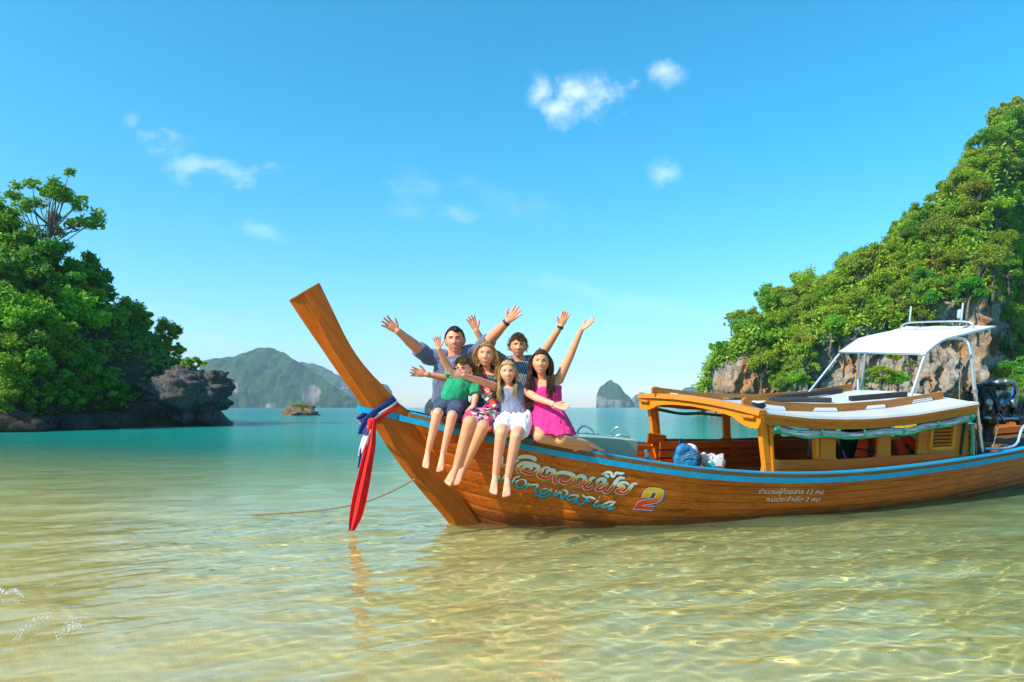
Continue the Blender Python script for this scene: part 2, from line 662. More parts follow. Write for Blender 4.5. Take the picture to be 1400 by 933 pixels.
def make_sea():
    t = NT('beach_sand')
    v = t.coords()
    n1 = t.noise(v, 2.2, 5, .6)
    n2 = t.noise(v, 160, 3, .6)
    c = t.mix(t.maprange(n1, .3, .7), (.74, .53, .235), (.86, .66, .34))
    c = t.mix(t.maprange(n2, .35, .8, 0, .5), c, (.25, .18, .09))
    t.set(color=c, rough=.85, spec=.25)
    wv = t.node('ShaderNodeTexWave')
    t.L.new(t.coords((1, 1, 1), rot=(0, 0, .95)), wv.inputs['Vector'])
    for k, q in (('Scale', 1.7), ('Distortion', 5.), ('Detail', 3.), ('Detail Scale', 1.2)):
        wv.inputs[k].default_value = q
    t.bump(t.math('ADD', wv.outputs['Fac'], t.math('MULTIPLY', n2, .2)), .35, .02)
    xs = axis(-10, 14, .25, -150, 160, 25, 25)
    ys = axis(-4, 16, .25, -60, 260, 12, 30)
    X, Y = np.meshgrid(xs, ys)
    Z = -depth_at(X, Y)
    Z = np.clip(Z, -9, 1.6)
    rip = np.sin((X * .65 + Y * .76) * 9 + 2 * np.sin(X * 1.3) + np.sin(Y * .9)) * .006
    Z = Z + rip + .02 * np.sin(X * .9 + 1.7) * np.sin(Y * .7)
    bed = link('sea_bed', mesh_np('sea_bed', np.stack([X, Y, Z], -1).reshape(-1, 3), grid_faces(len(ys), len(xs))), t.m)
    tag(bed, kind='structure')
    bed.cycles.is_caustics_receiver = True
    bed2 = MB().add([(-4300, -4300, -9.3), (4300, -4300, -9.3), (4300, 4300, -9.3), (-4300, 4300, -9.3)], [(0, 1, 2, 3)])
    tag(bed2.build('deep_sea_bed', t.m), kind='structure')

    # the water surface: real waves near the beach, fine relief further out
    xs = axis(-4.6, 6.6, .021, -4000, 4000, 100, 100)
    ys = axis(1.5, 7.2, .0165, -4000, 4000, 40, 185)
    X, Y = np.meshgrid(xs, ys)
    dx = np.gradient(xs)[None, :] * np.ones_like(X)
    dy = np.gradient(ys)[:, None] * np.ones_like(X)
    sp = np.maximum(dx * .6, dy)
    rng = np.random.default_rng(11)
    Z = np.zeros_like(X)
    n = 84
    for k in range(n):
        lam = .07 * (1.7 / .07) ** (k / (n - 1))
        a = rng.normal(math.radians(104), math.radians(24 if lam > .16 else 34))
        ph = rng.uniform(0, 2 * PI)
        amp = lam * (.0023 if lam < .22 else .0024 if lam < .8 else .0014) * rng.uniform(.5, 1.4)
        kx, ky = 2 * PI / lam * math.cos(a), 2 * PI / lam * math.sin(a)
        w = np.clip(lam / (3.0 * sp) - .6, 0, 1)
        Z += w * amp * np.sin(kx * X + ky * Y + ph + .9 * np.sin(X * .9 + ph) * np.sin(Y * .7 + 2 * ph))
    # the little wave that breaks on the beach in the corner
    d = (X + 2.67) * .65 + (Y - 3.56) * .76
    e = (X + 2.67) * .76 - (Y - 3.56) * .65
    crest = .012 * np.exp(-((d - .10 - .05 * np.sin(e * 3)) / .13) ** 2) * np.exp(-((e - .25) / .75) ** 2)
    Z = Z * np.clip(.6 + d * .3, .45, 1) + crest
    V = np.stack([X, Y, Z], -1).reshape(-1, 3)
    me = mesh_np('sea', V, grid_faces(len(ys), len(xs)))
    attr(me, 'depth', np.clip(depth_at(X, Y), 0, 9))
    attr(me, 'far', np.clip((np.hypot(X, Y) - 6.5) / 14, 0, 1))
    t = NT('sea_water')
    dep, far = t.attr('depth'), t.attr('far')
    fac = t.math('SUBTRACT', 1.0, t.math('POWER', 2.718, t.math('SUBTRACT', t.math('MULTIPLY', dep, -.38), t.math('MULTIPLY', t.math('MULTIPLY', dep, dep), .30))))
    geo = t.node('ShaderNodeNewGeometry')
    mp = t.node('ShaderNodeMapping')
    mp.inputs['Rotation'].default_value = (0, 0, .25)
    mp.inputs['Scale'].default_value = (.45, 1.0, 1)
    t.L.new(geo.outputs['Position'], mp.inputs[0])
    nz = t.noise(mp.outputs[0], 2.2, 8, .66)
    nz2 = t.noise(mp.outputs[0], .18, 4, .6)
    b = t.node('ShaderNodeBump')
    t.L.new(t.math('ADD', nz, t.math('MULTIPLY', nz2, 2.0)), b.inputs['Height'])
    b.inputs['Distance'].default_value = .38
    t.L.new(t.math('MULTIPLY', far, .8), b.inputs['Strength'])
    patch = t.noise(mp.outputs[0], .05, 4, .6)
    col = t.mix(t.maprange(dep, .1, 1.6), (.31, .32, .14), (.012, .28, .22))
    col = t.mix(t.maprange(dep, 2.0, 8.5), col, t.mix(t.maprange(patch, .35, .65), (.005, .165, .155), (.008, .22, .195)))
    t.set(color=col, rough=.10, ior=1.33, spec=.13)
    t.L.new(b.outputs[0], t.p.inputs['Normal'])
    g = t.node('ShaderNodeBsdfGlass')
    g.inputs['IOR'].default_value = 1.33
    g.inputs['Roughness'].default_value = 0
    cc = t.node('ShaderNodeCombineColor')
    for i_, kk in enumerate((-.34, -.05, -.38)):
        t.L.new(t.math('POWER', 2.718, t.math('MULTIPLY', dep, kk)), cc.inputs[i_])
    t.L.new(cc.outputs[0], g.inputs['Color'])
    t.L.new(b.outputs[0], g.inputs['Normal'])
    ms = t.node('ShaderNodeMixShader')
    t.L.new(t.math('MINIMUM', fac, 1.0), ms.inputs[0])
    t.L.new(g.outputs[0], ms.inputs[1])
    t.L.new(t.p.outputs[0], ms.inputs[2])
    t.L.new(ms.outputs[0], t.out.inputs['Surface'])
    o = link('sea', me, t.m)
    o.cycles.is_caustics_caster = True
    tag(o, kind='structure')


make_sea()


# ------------------------------------------------------------------ rock and soil
def rock_material(name, grey, dark, orange, orange_amt=.5, streak=.6, scale=.5):
    t = NT(name)
    v = t.coords((1, 1, .35), kind='Object')
    n1 = t.noise(v, scale, 8, .65)
    n2 = t.noise(t.coords((2.2, 2.2, .16)), scale * 2.2, 6, .6)
    n3 = t.noise(t.coords(), scale * 6, 6, .7)
    c = t.ramp(n3, [(.3, dark), (.5, grey), (.7, tuple(min(1, q * 1.45) for q in grey))])
    c = t.mix(t.maprange(n2, .52, .7, 0, streak), c, dark)
    c = t.mix(t.math('MULTIPLY', t.maprange(n1, .47, .58), orange_amt), c, orange)
    t.set(color=c, rough=.9, spec=.2)
    t.bump(t.math('ADD', n3, t.math('MULTIPLY', n2, 1.5)), .7, .5 / max(scale, .2) * .25)
    return t.m


MAT['cliff_rock'] = rock_material('limestone_cliff', (.30, .26, .21), (.030, .026, .022), (.46, .20, .065), .9, .65, .30)
MAT['shore_rock'] = rock_material('dark_shore_rock', (.105, .10, .094), (.022, .020, .017), (.11, .075, .045), .4, .65, .9)
MAT['low_rock'] = rock_material('low_brown_rock', (.06, .044, .032), (.014, .011, .009), (.09, .06, .035), .3, .5, 1.1)
MAT['islet_rock'] = rock_material('islet_rock', (.17, .13, .075), (.05, .04, .025), (.22, .17, .07), .4, .3, .8)
MAT['soil'] = plain('forest_soil', (.030, .034, .014), .95, var=.4, scale=1.2, bump=.4)
MAT['bark'] = plain('tree_bark', (.13, .105, .08), .9, var=.35, scale=9, bump=.5)
MAT['leaf_yellow_green'] = leaf_material('yellow_green_leaf', (.14, .265, .014), (.37, .48, .024), .03)  # the leaf's own yellow-green, hue and value varied per object
MAT['leaf_olive'] = leaf_material('olive_headland_leaf', (.17, .245, .020), (.36, .42, .040), .03)
MAT['leaf_deep'] = leaf_material('deep_green_leaf', (.055, .21, .018), (.17, .39, .030), .03)
MAT['leaf_bright'] = leaf_material('bright_green_leaf', (.12, .31, .014), (.32, .52, .024), .025, .42)


# ------------------------------------------------------------------ trees
def leaf_cloud(C, R, n, size, rng, tone=None, up=.32, droop=0.0):
    """n leaf faces spread through clumps (centres C, radii R). Returns verts, quads, tone."""
    k = len(C)
    w = np.array([r[0] * r[1] + r[0] * r[2] for r in R])
    ci = rng.choice(k, n, p=w / w.sum())
    d = rng.normal(size=(n, 3))
    d /= np.linalg.norm(d, axis=1, keepdims=True)
    rad = np.clip(np.abs(rng.normal(.72, .26, n)), .1, 1.35)
    Rn, Cn = np.array(R), np.array(C)
    P = Cn[ci] + d * Rn[ci] * rad[:, None]
    nrm = d * .7 + np.array([0, 0, up]) + rng.normal(size=(n, 3)) * .75
    nrm /= np.linalg.norm(nrm, axis=1, keepdims=True)
    a = np.cross(nrm, rng.normal(size=(n, 3)))
    a /= np.maximum(1e-6, np.linalg.norm(a, axis=1, keepdims=True))
    a[:, 2] -= droop
    b = np.cross(nrm, a)
    s = size * rng.uniform(.6, 1.35, n)[:, None]
    V = np.stack([P - a * s, P - b * s * .48 + nrm * s * .12, P + a * s, P + b * s * .48 + nrm * s * .12], 1).reshape(-1, 3)
    Fq = np.arange(4 * n).reshape(-1, 4)
    ct = rng.uniform(0, .55, k) if tone is None else tone
    tv = np.clip(ct[ci] + rng.uniform(-.1, .45, n), 0, 1)
    return V, Fq, np.repeat(tv, 4)


def tree_proto(seed, n_clump, n_leaf, size, flat=.75, trunk_h=1.5, trunk_r=.07, spread=.62, clump=(.26, .46), limbs=2):
    """Crown of radius about 1 on a forked trunk whose foot is the origin."""
    rng = np.random.default_rng(seed)
    C, R = [], []
    for i in range(n_clump):
        d = rng.normal(size=3)
        d /= np.linalg.norm(d)
        if d[2] < -.45:
            d[2] *= -.6
        r = rng.uniform(.25, 1.0) ** .5 * spread
        c = np.array([d[0] * r * rng.uniform(.85, 1.2), d[1] * r * rng.uniform(.85, 1.2), d[2] * r * flat])
        rr = rng.uniform(*clump)
        C.append(c + np.array([0, 0, trunk_h]))
        R.append((rr, rr, rr * rng.uniform(.6, .95)))
    V, Fq, tv = leaf_cloud(C, R, n_leaf, size, rng)
    leaf = mesh_np('crown', V, Fq, False)
    attr(leaf, 'leaf_tone', tv)
    mb = MB()
    top = np.array([rng.uniform(-.12, .12), rng.uniform(-.12, .12), trunk_h * .78])
    path = catmull([(0, 0, -.5), (rng.uniform(-.06, .06), rng.uniform(-.06, .06), trunk_h * .4), top], 7)
    mb.tube(path, np.linspace(trunk_r * 1.25, trunk_r * .6, 7), 7)
    for c in C[::limbs]:
        t0 = path[rng.integers(3, 7)]
        mid = (t0 + c) / 2 + rng.normal(size=3) * .06 + np.array([0, 0, -.05])
        mb.tube(catmull([t0, mid, c], 5), np.linspace(trunk_r * .45, trunk_r * .12, 5), 5)
    return leaf, mb.mesh('trunk', True)


PROTO_FAR = [tree_proto(100 + i, (20, 14, 26, 18, 30, 22, 16)[i], (4800, 3200, 6000, 4400, 5400, 2600, 3800)[i], (.060, .082, .048, .066, .054, .072, .068)[i], flat=(1.0, .7, 1.2, .9, 1.1, 1.3, .8)[i], spread=(.78, .85, .7, .8, .85, .95, .7)[i], clump=((.18, .40), (.16, .34), (.16, .36), (.2, .42), (.12, .30), (.10, .24), (.22, .45))[i]) for i in range(7)]
PROTO_NEAR = [tree_proto(200 + i, (34, 26, 44, 30, 38)[i], (5400, 3600, 7000, 4600, 4200)[i], (.066, .088, .052, .072, .075)[i], flat=(1.0, .75, 1.15, .9, 1.2)[i], trunk_h=1.7, spread=(.95, 1.0, .85, .9, 1.05)[i], clump=((.12, .32), (.12, .28), (.12, .30), (.16, .36), (.09, .24))[i]) for i in range(5)]
PROTO_OPEN = tree_proto(301, 34, 2900, .056, flat=.95, trunk_h=2.1, trunk_r=.045, spread=1.0, clump=(.10, .19), limbs=1)
_PM = {}


def place_tree(proto, loc, sx, sz, rot, leafm, name, label, cat, group, tilt=(0, 0)):
    key = (id(proto), leafm)
    if key not in _PM:
        L = proto[0].copy()
        L.materials.append(MAT[leafm])
        T = proto[1] if len(proto[1].materials) else proto[1]
        if not len(T.materials):
            T.materials.append(MAT['bark'])
        _PM[key] = (L, T)
    L, T = _PM[key]
    e = empty(name, loc, (tilt[0], tilt[1], rot))
    e.scale = (sx, sx, sz)
    tag(e, label, cat, group)
    for nm, me in (('trunk', T), ('crown', L)):
        o = bpy.data.objects.new(nm, me)
        COL.objects.link(o)
        o.parent = e
    return e


# ------------------------------------------------------------------ headland behind the boat (limestone cliff under forest)
SIL = np.array([(960, 528), (972, 508), (985, 478), (1000, 448), (1020, 424), (1060, 392), (1100, 370), (1150, 350), (1200, 318), (1240, 283), (1280, 250), (1320, 205), (1350, 175), (1400, 140), (1450, 110), (1520, 70)], float)


def head_front(px):
    return np.interp(px, [955, 968, 985, 1010, 1100, 1200, 1300, 1352, 1368, 1400, 1520], [86, 80, 74, 71, 68, 65, 62, 61, 74, 80, 78])


def head_cliff(px):
    return np.interp(px, [955, 975, 990, 1025, 1045, 1100, 1118, 1180, 1260, 1350, 1362, 1375, 1400, 1520], [1.5, 6.5, 9.2, 8.6, 4.6, 4.4, 8.2, 9.0, 10.5, 11.5, 12.5, 3.5, 2.5, 3])


def make_headland():
    pxs = np.linspace(956, 1520, 330)
    nv = 120
    cols = []
    for px in pxs:
        Yf, zc = head_front(px), head_cliff(px)
        s = np.interp(px, SIL[:, 0], SIL[:, 1])
        Yr, zr = Yf, 5.0
        for _ in range(40):
            zr = max(zc * .8, CAM_H + (HORIZON - s) / F_PX * Yr - 2.1)
            Yr = .5 * Yr + .5 * (Yf + .85 * max(0, zr - zc))
        zc = min(zc, zr * .93)
        col = []
        for v in np.linspace(0, 1, nv):
            if v < .42:
                q = v / .42
                z = -1.5 + (zc + 1.5) * q
                und = 2.6 * math.exp(-((z - .3) / 1.8) ** 2) + (1.8 * math.sin(min(1, max(0, z / zc)) * PI) if 1105 < px < 1360 else 0)
                Y = Yf + und + .10 * z
            elif v < .86:
                q = (v - .42) / .44
                z = zc + (zr - zc) * q
                Y = Yf + .10 * zc + (Yr - Yf) * q ** 1.05
            else:
                q = (v - .86) / .14
                z = zr - 14 * q * q
                Y = Yr + .1 * zc + 22 * q
            col.append(((px - 700) / F_PX * Y, Y, z))
        cols.append(col)
    P = np.array(cols)                                   # (nc, nv, 3)
    flat = P.reshape(-1, 3)
    n1 = fbm(flat * np.array([1, 1, .45]), .16, 5, 3.3).reshape(P.shape[:2])
    n2 = fbm(flat * np.array([1, 1, .35]), .55, 4, 9.1).reshape(P.shape[:2])
    n3 = np.abs(fbm(flat * np.array([1, .5, .22]), .75, 4, 17.7)).reshape(P.shape[:2])
    n4 = fbm(flat, 1.6, 3, 27.7).reshape(P.shape[:2])
    P[:, :, 1] += -2.0 * n1 - .9 * n2 + 2.2 * n3 - .35 * n4
    P[:, :, 0] += .9 * n2
    me = mesh_np('rocky_headland', P.transpose(1, 0, 2).reshape(-1, 3), grid_faces(nv, len(pxs)))
    V = P.transpose(1, 0, 2).reshape(-1, 3)
    vv = np.repeat(np.linspace(0, 1, nv), len(pxs))
    attr(me, 'green', np.clip((vv - .42) / .06, 0, 1))
    m = MAT['cliff_rock']
    nt = m.node_tree
    pr = nt.nodes['Principled BSDF']
    src = pr.inputs['Base Color'].links[0].from_socket
    a = nt.nodes.new('ShaderNodeAttribute')
    a.attribute_name = 'green'
    mx = nt.nodes.new('ShaderNodeMix')
    mx.data_type = 'RGBA'
    nt.links.new(a.outputs['Fac'], mx.inputs['Factor'])
    nt.links.new(src, mx.inputs['A'])
    mx.inputs['B'].default_value = (.06, .10, .018, 1)
    nt.links.new(mx.outputs['Result'], pr.inputs['Base Color'])
    o = link('rocky_headland', me, m)
    tag(o, kind='structure')
    return pxs, P


HPX, HP = make_headland()


def headland_trees():
    rng = np.random.default_rng(21)
    nc, nv = HP.shape[:2]
    placed = []
    olive = ('leaf_yellow_green', 'leaf_yellow_green', 'leaf_olive', 'leaf_bright', 'leaf_yellow_green', 'leaf_bright', 'leaf_olive', 'leaf_deep')
    tries = 0
    grp = 'trees covering the limestone headland'
    tint = {'leaf_yellow_green': 'leafy mid-green', 'leaf_olive': 'olive green', 'leaf_bright': 'bright green', 'leaf_deep': 'deep green'}

    def where(v, R):
        size = 'small' if R < 1.55 else ('broad' if R > 2.0 else 'medium-sized')
        spot = 'on the ridge line' if v > .80 else 'on the upper slope' if v > .66 else 'half way up the slope' if v > .54 else 'just above the cliff' if v > .42 else 'clinging to the cliff face'
        return size, spot
    while len(placed) < 295 and tries < 16000:
        tries += 1
        c = rng.integers(2, nc - 20)
        v = rng.uniform(.30, .885)
        if v < .42:
            px = HPX[c]
            if not (1030 < px < 1112 or px > 1368 or (v > .385 and rng.random() < .6) or rng.random() < .05):
                continue
        p = HP[c, int(v * (nv - 1))]
        if p[2] < .6 or HPX[c] < 990 or (HPX[c] < 1042 and v < .52):
            continue
        R = rng.uniform(1.1, 2.1) * (p[1] / 75)
        if HPX[c] < 1000:
            R *= .75
        if any((p[0] - q[0]) ** 2 + (p[1] - q[1]) ** 2 + (p[2] - q[2]) ** 2 < (.42 * (R + q[3])) ** 2 for q in placed):
            continue
        placed.append((*p, R))
        lm = olive[rng.integers(0, 8)]
        sz = R * rng.uniform(.85, 1.35)
        place_tree(PROTO_FAR[rng.integers(0, 7)], (p[0], p[1] - .25 * R, p[2] - 1.05 * sz), R, sz, rng.uniform(0, 6.28), lm, 'headland_tree', '%s %s tree %s of the limestone headland' % (where(v, R)[0], tint[lm], where(v, R)[1]), 'tree', '%s %s %s' % (where(v, R)[0], tint[lm], grp) + ', ' + where(v, R)[1], (rng.normal(0, .14), rng.normal(0, .14)))
    # shrubs at the foot of the cliff, seen under the canopy and beside the engine
    for (px, py, Y, R, lm) in [(1205, 515, 58, 1.3, 'leaf_yellow_green'), (1228, 522, 58, 1.2, 'leaf_bright'), (1190, 528, 58, 1.1, 'leaf_yellow_green'), (1245, 505, 60, .8, 'leaf_olive'), (1222, 490, 61, .8, 'leaf_yellow_green'),
                               (1388, 530, 62, 1.8, 'leaf_bright'), (1375, 545, 60, 1.4, 'leaf_bright'), (1400, 505, 64, 2.0, 'leaf_deep'), (1372, 512, 66, 1.5, 'leaf_olive'), (1425, 530, 60, 2.0, 'leaf_bright'),
                               (975, 505, 76, .9, 'leaf_yellow_green'), (976, 522, 77, .7, 'leaf_deep'), (1000, 440, 76, 1.0, 'leaf_yellow_green'), (1090, 522, 64, 1.2, 'leaf_bright'), (1072, 528, 64, 1.2, 'leaf_yellow_green')]:
        p = at(px, py, Y)
        place_tree(PROTO_FAR[rng.integers(0, 7)], (p[0], p[1], p[2] - 1.2 * R), R, R * .85, rng.uniform(0, 6), lm, 'cliff_shrub', 'shrub growing at the foot of the limestone cliff', 'shrub', 'shrubs at the foot of the cliff')
    # low growth between the trees
    n = 60000
    c = rng.integers(0, nc - 6, n)
    r = rng.integers(int(.43 * nv), int(.88 * nv), n)
    P = HP[c, r] + rng.normal(size=(n, 3)) * .45
    P[:, 1] -= .35
    C = P
    nrm = rng.normal(size=(n, 3)) * .6 + np.array([-.2, -.5, .7])
    nrm /= np.linalg.norm(nrm, axis=1, keepdims=True)
    a = np.cross(nrm, rng.normal(size=(n, 3)))
    a /= np.linalg.norm(a, axis=1, keepdims=True)
    b = np.cross(nrm, a)
    s = rng.uniform(.12, .3, (n, 1))
    V = np.stack([C - a * s, C - b * s * .5, C + a * s, C + b * s * .5], 1).reshape(-1, 3)
    me = mesh_np('undergrowth', V, np.arange(4 * n).reshape(-1, 4), False)
    attr(me, 'leaf_tone', np.repeat(np.clip(rng.normal(.3, .3, n), 0, 1), 4))
    tag(link('undergrowth', me, MAT['leaf_yellow_green']), 'low green growth between the trees of the limestone headland', 'undergrowth', kind='stuff')


headland_trees()

# beach in the cove beside the cliff
cove = MB()
cove.add([(38, 70, -.6), (70, 60, -.6), (110, 110, 1.6), (52, 96, 1.5)], [(0, 1, 2, 3)])
tag(cove.build('cove_beach', plain('cove_sand', (.50, .40, .25), .9, var=.15, scale=2)), kind='structure')


# ------------------------------------------------------------------ dark wooded headland on the other shore
def left_ground(x, y):
    """Height of the wooded shore."""
    sh = np.interp(y, [20, 26, 31, 36, 39, 42, 48, 70, 90], [-36, -28.5, -22.8, -20.3, -17.2, -17.0, -21, -33, -45])
    d = sh - x
    return np.where(d < 0, d * .5, np.minimum(.55 * d ** .9, 10) + np.clip(d - .8, 0, 6) * .55)


def make_left():
    xs = np.linspace(-75, -12, 110)
    ys = np.linspace(16, 92, 110)
    X, Y = np.meshgrid(xs, ys)
    Z = left_ground(X, Y)
    V = np.stack([X, Y, Z], -1).reshape(-1, 3)
    n = fbm(V, .35, 4, 5.5)
    V[:, 2] += n * .9
    o = link('wooded_shore', mesh_np('wooded_shore', V, grid_faces(110, 110)), MAT['soil'])
    tag(o, kind='structure')


make_left()


def rock(name, c, rad, seed, mat, label, cat='rock', group=None, amp=.32, freq=1.3, undercut=0.0, n=56):
    """Weathered boulder: a noisy ellipsoid with pitted relief, undercut at its foot."""
    th, ph = np.meshgrid(np.linspace(0, 2 * PI, n, endpoint=False), np.linspace(.02, PI - .02, n * 2 // 3))
    D = np.stack([np.sin(ph) * np.cos(th), np.sin(ph) * np.sin(th), np.cos(ph)], -1).reshape(-1, 3)
    r = 1 + amp * fbm(D, freq, 6, seed) + amp * .55 * np.abs(fbm(D, freq * 3.1, 4, seed + 4)) - amp * .3 * np.abs(fbm(D, freq * 7, 3, seed + 8))
    V = D * r[:, None] * np.array(rad)
    if undercut:
        zz = V[:, 2] / rad[2]
        k = 1 - undercut * np.exp(-((zz + .55) / .33) ** 2)
        V[:, 0] *= k
        V[:, 1] *= k
    me = mesh_np(name, V, grid_faces(n * 2 // 3, n, True))
    o = link(name, me, mat, loc=tuple(c))
    tag(o, label, cat, group)
    return o


rock('shore_boulder', (-19.05, 39.2, 1.55), (2.9, 2.3, 1.75), 2.2, MAT['shore_rock'], 'big overhanging grey boulder at the tip of the wooded shore', undercut=.34, amp=.36, n=90)
rock('shore_boulder', (-20.6, 37.6, .6), (1.2, 1.2, 1.15), 7.7, MAT['low_rock'], 'dark boulder leaning against the overhanging shore boulder', undercut=.2)
for i, (px, py, Y, r) in enumerate([(20, 580, 31, 1.0), (55, 577, 32.5, .8), (90, 578, 33.5, .9), (125, 577, 35, .9), (150, 574, 36, 1.0), (5, 574, 30, 1.1), (105, 584, 32.6, .55), (170, 580, 36.6, .6), (140, 584, 34.8, .45)]):
    p = at(px, py, Y)
    rock('shore_rock', (p[0], p[1], .1), (r * 1.5, r, r * .75), 20.3 + i, MAT['low_rock'], 'low dark rock at the waterline under the overhanging trees', group='dark rocks along the wooded shore', n=30)
p = at(411, 566, 92)
rock('islet_rock', (p[0], p[1], .1), (2.2, 1.5, 1.25), 51.5, MAT['islet_rock'], 'small brown rock islet standing alone in the sea', amp=.4, freq=1.6)
rock('islet_rock', (p[0] + .8, p[1] - .3, .0), (1.7, 1.0, .55), 55.1, MAT['islet_rock'], 'low flat rock at the foot of the small islet', amp=.4, freq=1.6)
tuft_rng = np.random.default_rng(3)
tV, tF, tT = leaf_cloud([(0, 0, 0), (.5, 0, -.1), (-.5, .1, -.1)], [(.7, .5, .22)] * 3, 900, .1, tuft_rng)
tme = mesh_np('grass_tuft', tV, tF, False)
attr(tme, 'leaf_tone', tT)
tag(link('grass_tuft', tme, MAT['leaf_olive'], loc=(p[0] - .1, p[1], 1.38)), 'yellow green plants growing on top of the small islet', 'plants', kind='stuff')


def left_trees():
    rng = np.random.default_rng(33)
    spec = [(-60, 300, 40, 3.6), (-20, 318, 38, 3.0), (20, 335, 38, 1.9), (62, 352, 38.5, 1.8), (-50, 380, 36, 3.2), (-5, 385, 35, 2.7), (40, 392, 36, 2.4), (85, 378, 39, 2.2), (118, 374, 41, 1.9), (135, 398, 42, 1.7),
            (-30, 450, 33, 2.8), (15, 452, 33, 2.4), (58, 448, 35, 2.3), (98, 440, 37, 2.2), (132, 440, 40, 2.0), (160, 440, 42, 1.8), (178, 436, 43, 1.6), (-25, 515, 31, 2.2), (12, 510, 31.5, 2.0), (48, 512, 32.5, 2.0), (85, 502, 34.5, 2.0),
            (120, 498, 36.5, 2.0), (150, 490, 39, 1.9), (182, 478, 42, 1.8), (205, 470, 43.5, 1.6), (225, 488, 43.5, 1.5), (200, 505, 41.5, 1.5), (172, 515, 39, 1.5), (140, 530, 36, 1.4), (105, 540, 34.5, 1.3), (70, 545, 33, 1.2), (30, 548, 31.5, 1.2),
            (0, 550, 30, 1.2), (232, 478, 44, 1.1), (246, 500, 42, .8), (150, 465, 40.5, 1.7), (70, 480, 34, 1.8), (30, 475, 32.5, 1.6), (120, 520, 36, 1.5), (110, 405, 39.5, 1.7), (212, 520, 41.5, 1.3), (236, 515, 42.5, 1.1), (205, 540, 40.5, 1.1), (185, 545, 38.8, 1.1), (165, 548, 37, 1.0), (222, 455, 44, 1.2)] + [(q, 556 + (q * 7) % 9, 31.5 + max(0, q) * .036, 1.15) for q in range(-10, 200, 21)]
    for i, (px, py, Y, R) in enumerate(spec):
        R *= .82
        p = at(px, py, Y)
        lm = ('leaf_deep', 'leaf_deep', 'leaf_bright', 'leaf_deep', 'leaf_yellow_green')[rng.integers(0, 5)]
        sz = R * .95
        gz = float(left_ground(np.array(p[0]), np.array(p[1])))
        tint = {'leaf_deep': 'dark green', 'leaf_bright': 'fresh green', 'leaf_yellow_green': 'yellow-green'}[lm]
        size = 'small' if R < 1.5 else 'broad' if R > 2.1 else 'medium-sized'
        spot = 'behind the overhanging boulder' if px > 195 else 'low over the waterside rocks' if py > 505 else 'half way up the wooded shore' if py > 425 else 'high on the wooded shore'
        lab = '%s %s leafy tree %s' % (size, tint, spot)
        place_tree(PROTO_NEAR[rng.integers(0, 5)], (p[0], p[1], p[2] - 1.7 * sz), R, sz, rng.uniform(0, 6.28), lm, 'shore_tree', lab, 'tree', '%s %s trees %s' % (size, tint, spot), (rng.normal(0, .08), rng.normal(0, .08)))
    # the tall open tree that stands above the others
    p = at(48, 278, 38)
    place_tree(PROTO_OPEN, (p[0] + .6, p[1], p[2] - 2.1 * 2.5), 2.7, 2.5, 2.2, 'leaf_deep', 'tall_tree', 'tall open-crowned tree standing above the wooded shore', 'tree', None, (0, .12))
    p = at(262, 503, 40)
    place_tree(PROTO_NEAR[1], (p[0], p[1], p[2] - 1.2 * .65), .75, .55, 1.0, 'leaf_bright', 'boulder_shrub', 'bright shrub growing on top of the overhanging boulder', 'shrub', None)


left_trees()


def left_undergrowth():
    rng = np.random.default_rng(61)
    n = 26000
    x, y = rng.uniform(-42, -16, n), rng.uniform(24, 62, n)
    z = left_ground(x, y)
    k = z > .9
    x, y, z = x[k], y[k], z[k]
    n = len(x)
    C = np.stack([x, y, z + np.abs(rng.normal(0, .35, n)) + .25], 1)
    nrm = rng.normal(size=(n, 3)) * .6 + np.array([.3, -.4, .6])
    nrm /= np.linalg.norm(nrm, axis=1, keepdims=True)
    a = np.cross(nrm, rng.normal(size=(n, 3)))
    a /= np.linalg.norm(a, axis=1, keepdims=True)
    b = np.cross(nrm, a)
    s = rng.uniform(.10, .24, (n, 1))
    V = np.stack([C - a * s, C - b * s * .5, C + a * s, C + b * s * .5], 1).reshape(-1, 3)
    me = mesh_np('shore_undergrowth', V, np.arange(4 * n).reshape(-1, 4), False)
    attr(me, 'leaf_tone', np.repeat(np.clip(rng.normal(.3, .3, n), 0, 1), 4))
    tag(link('shore_undergrowth', me, MAT['leaf_deep']), 'low leafy growth under the trees of the wooded shore', 'undergrowth', kind='stuff')


left_undergrowth()


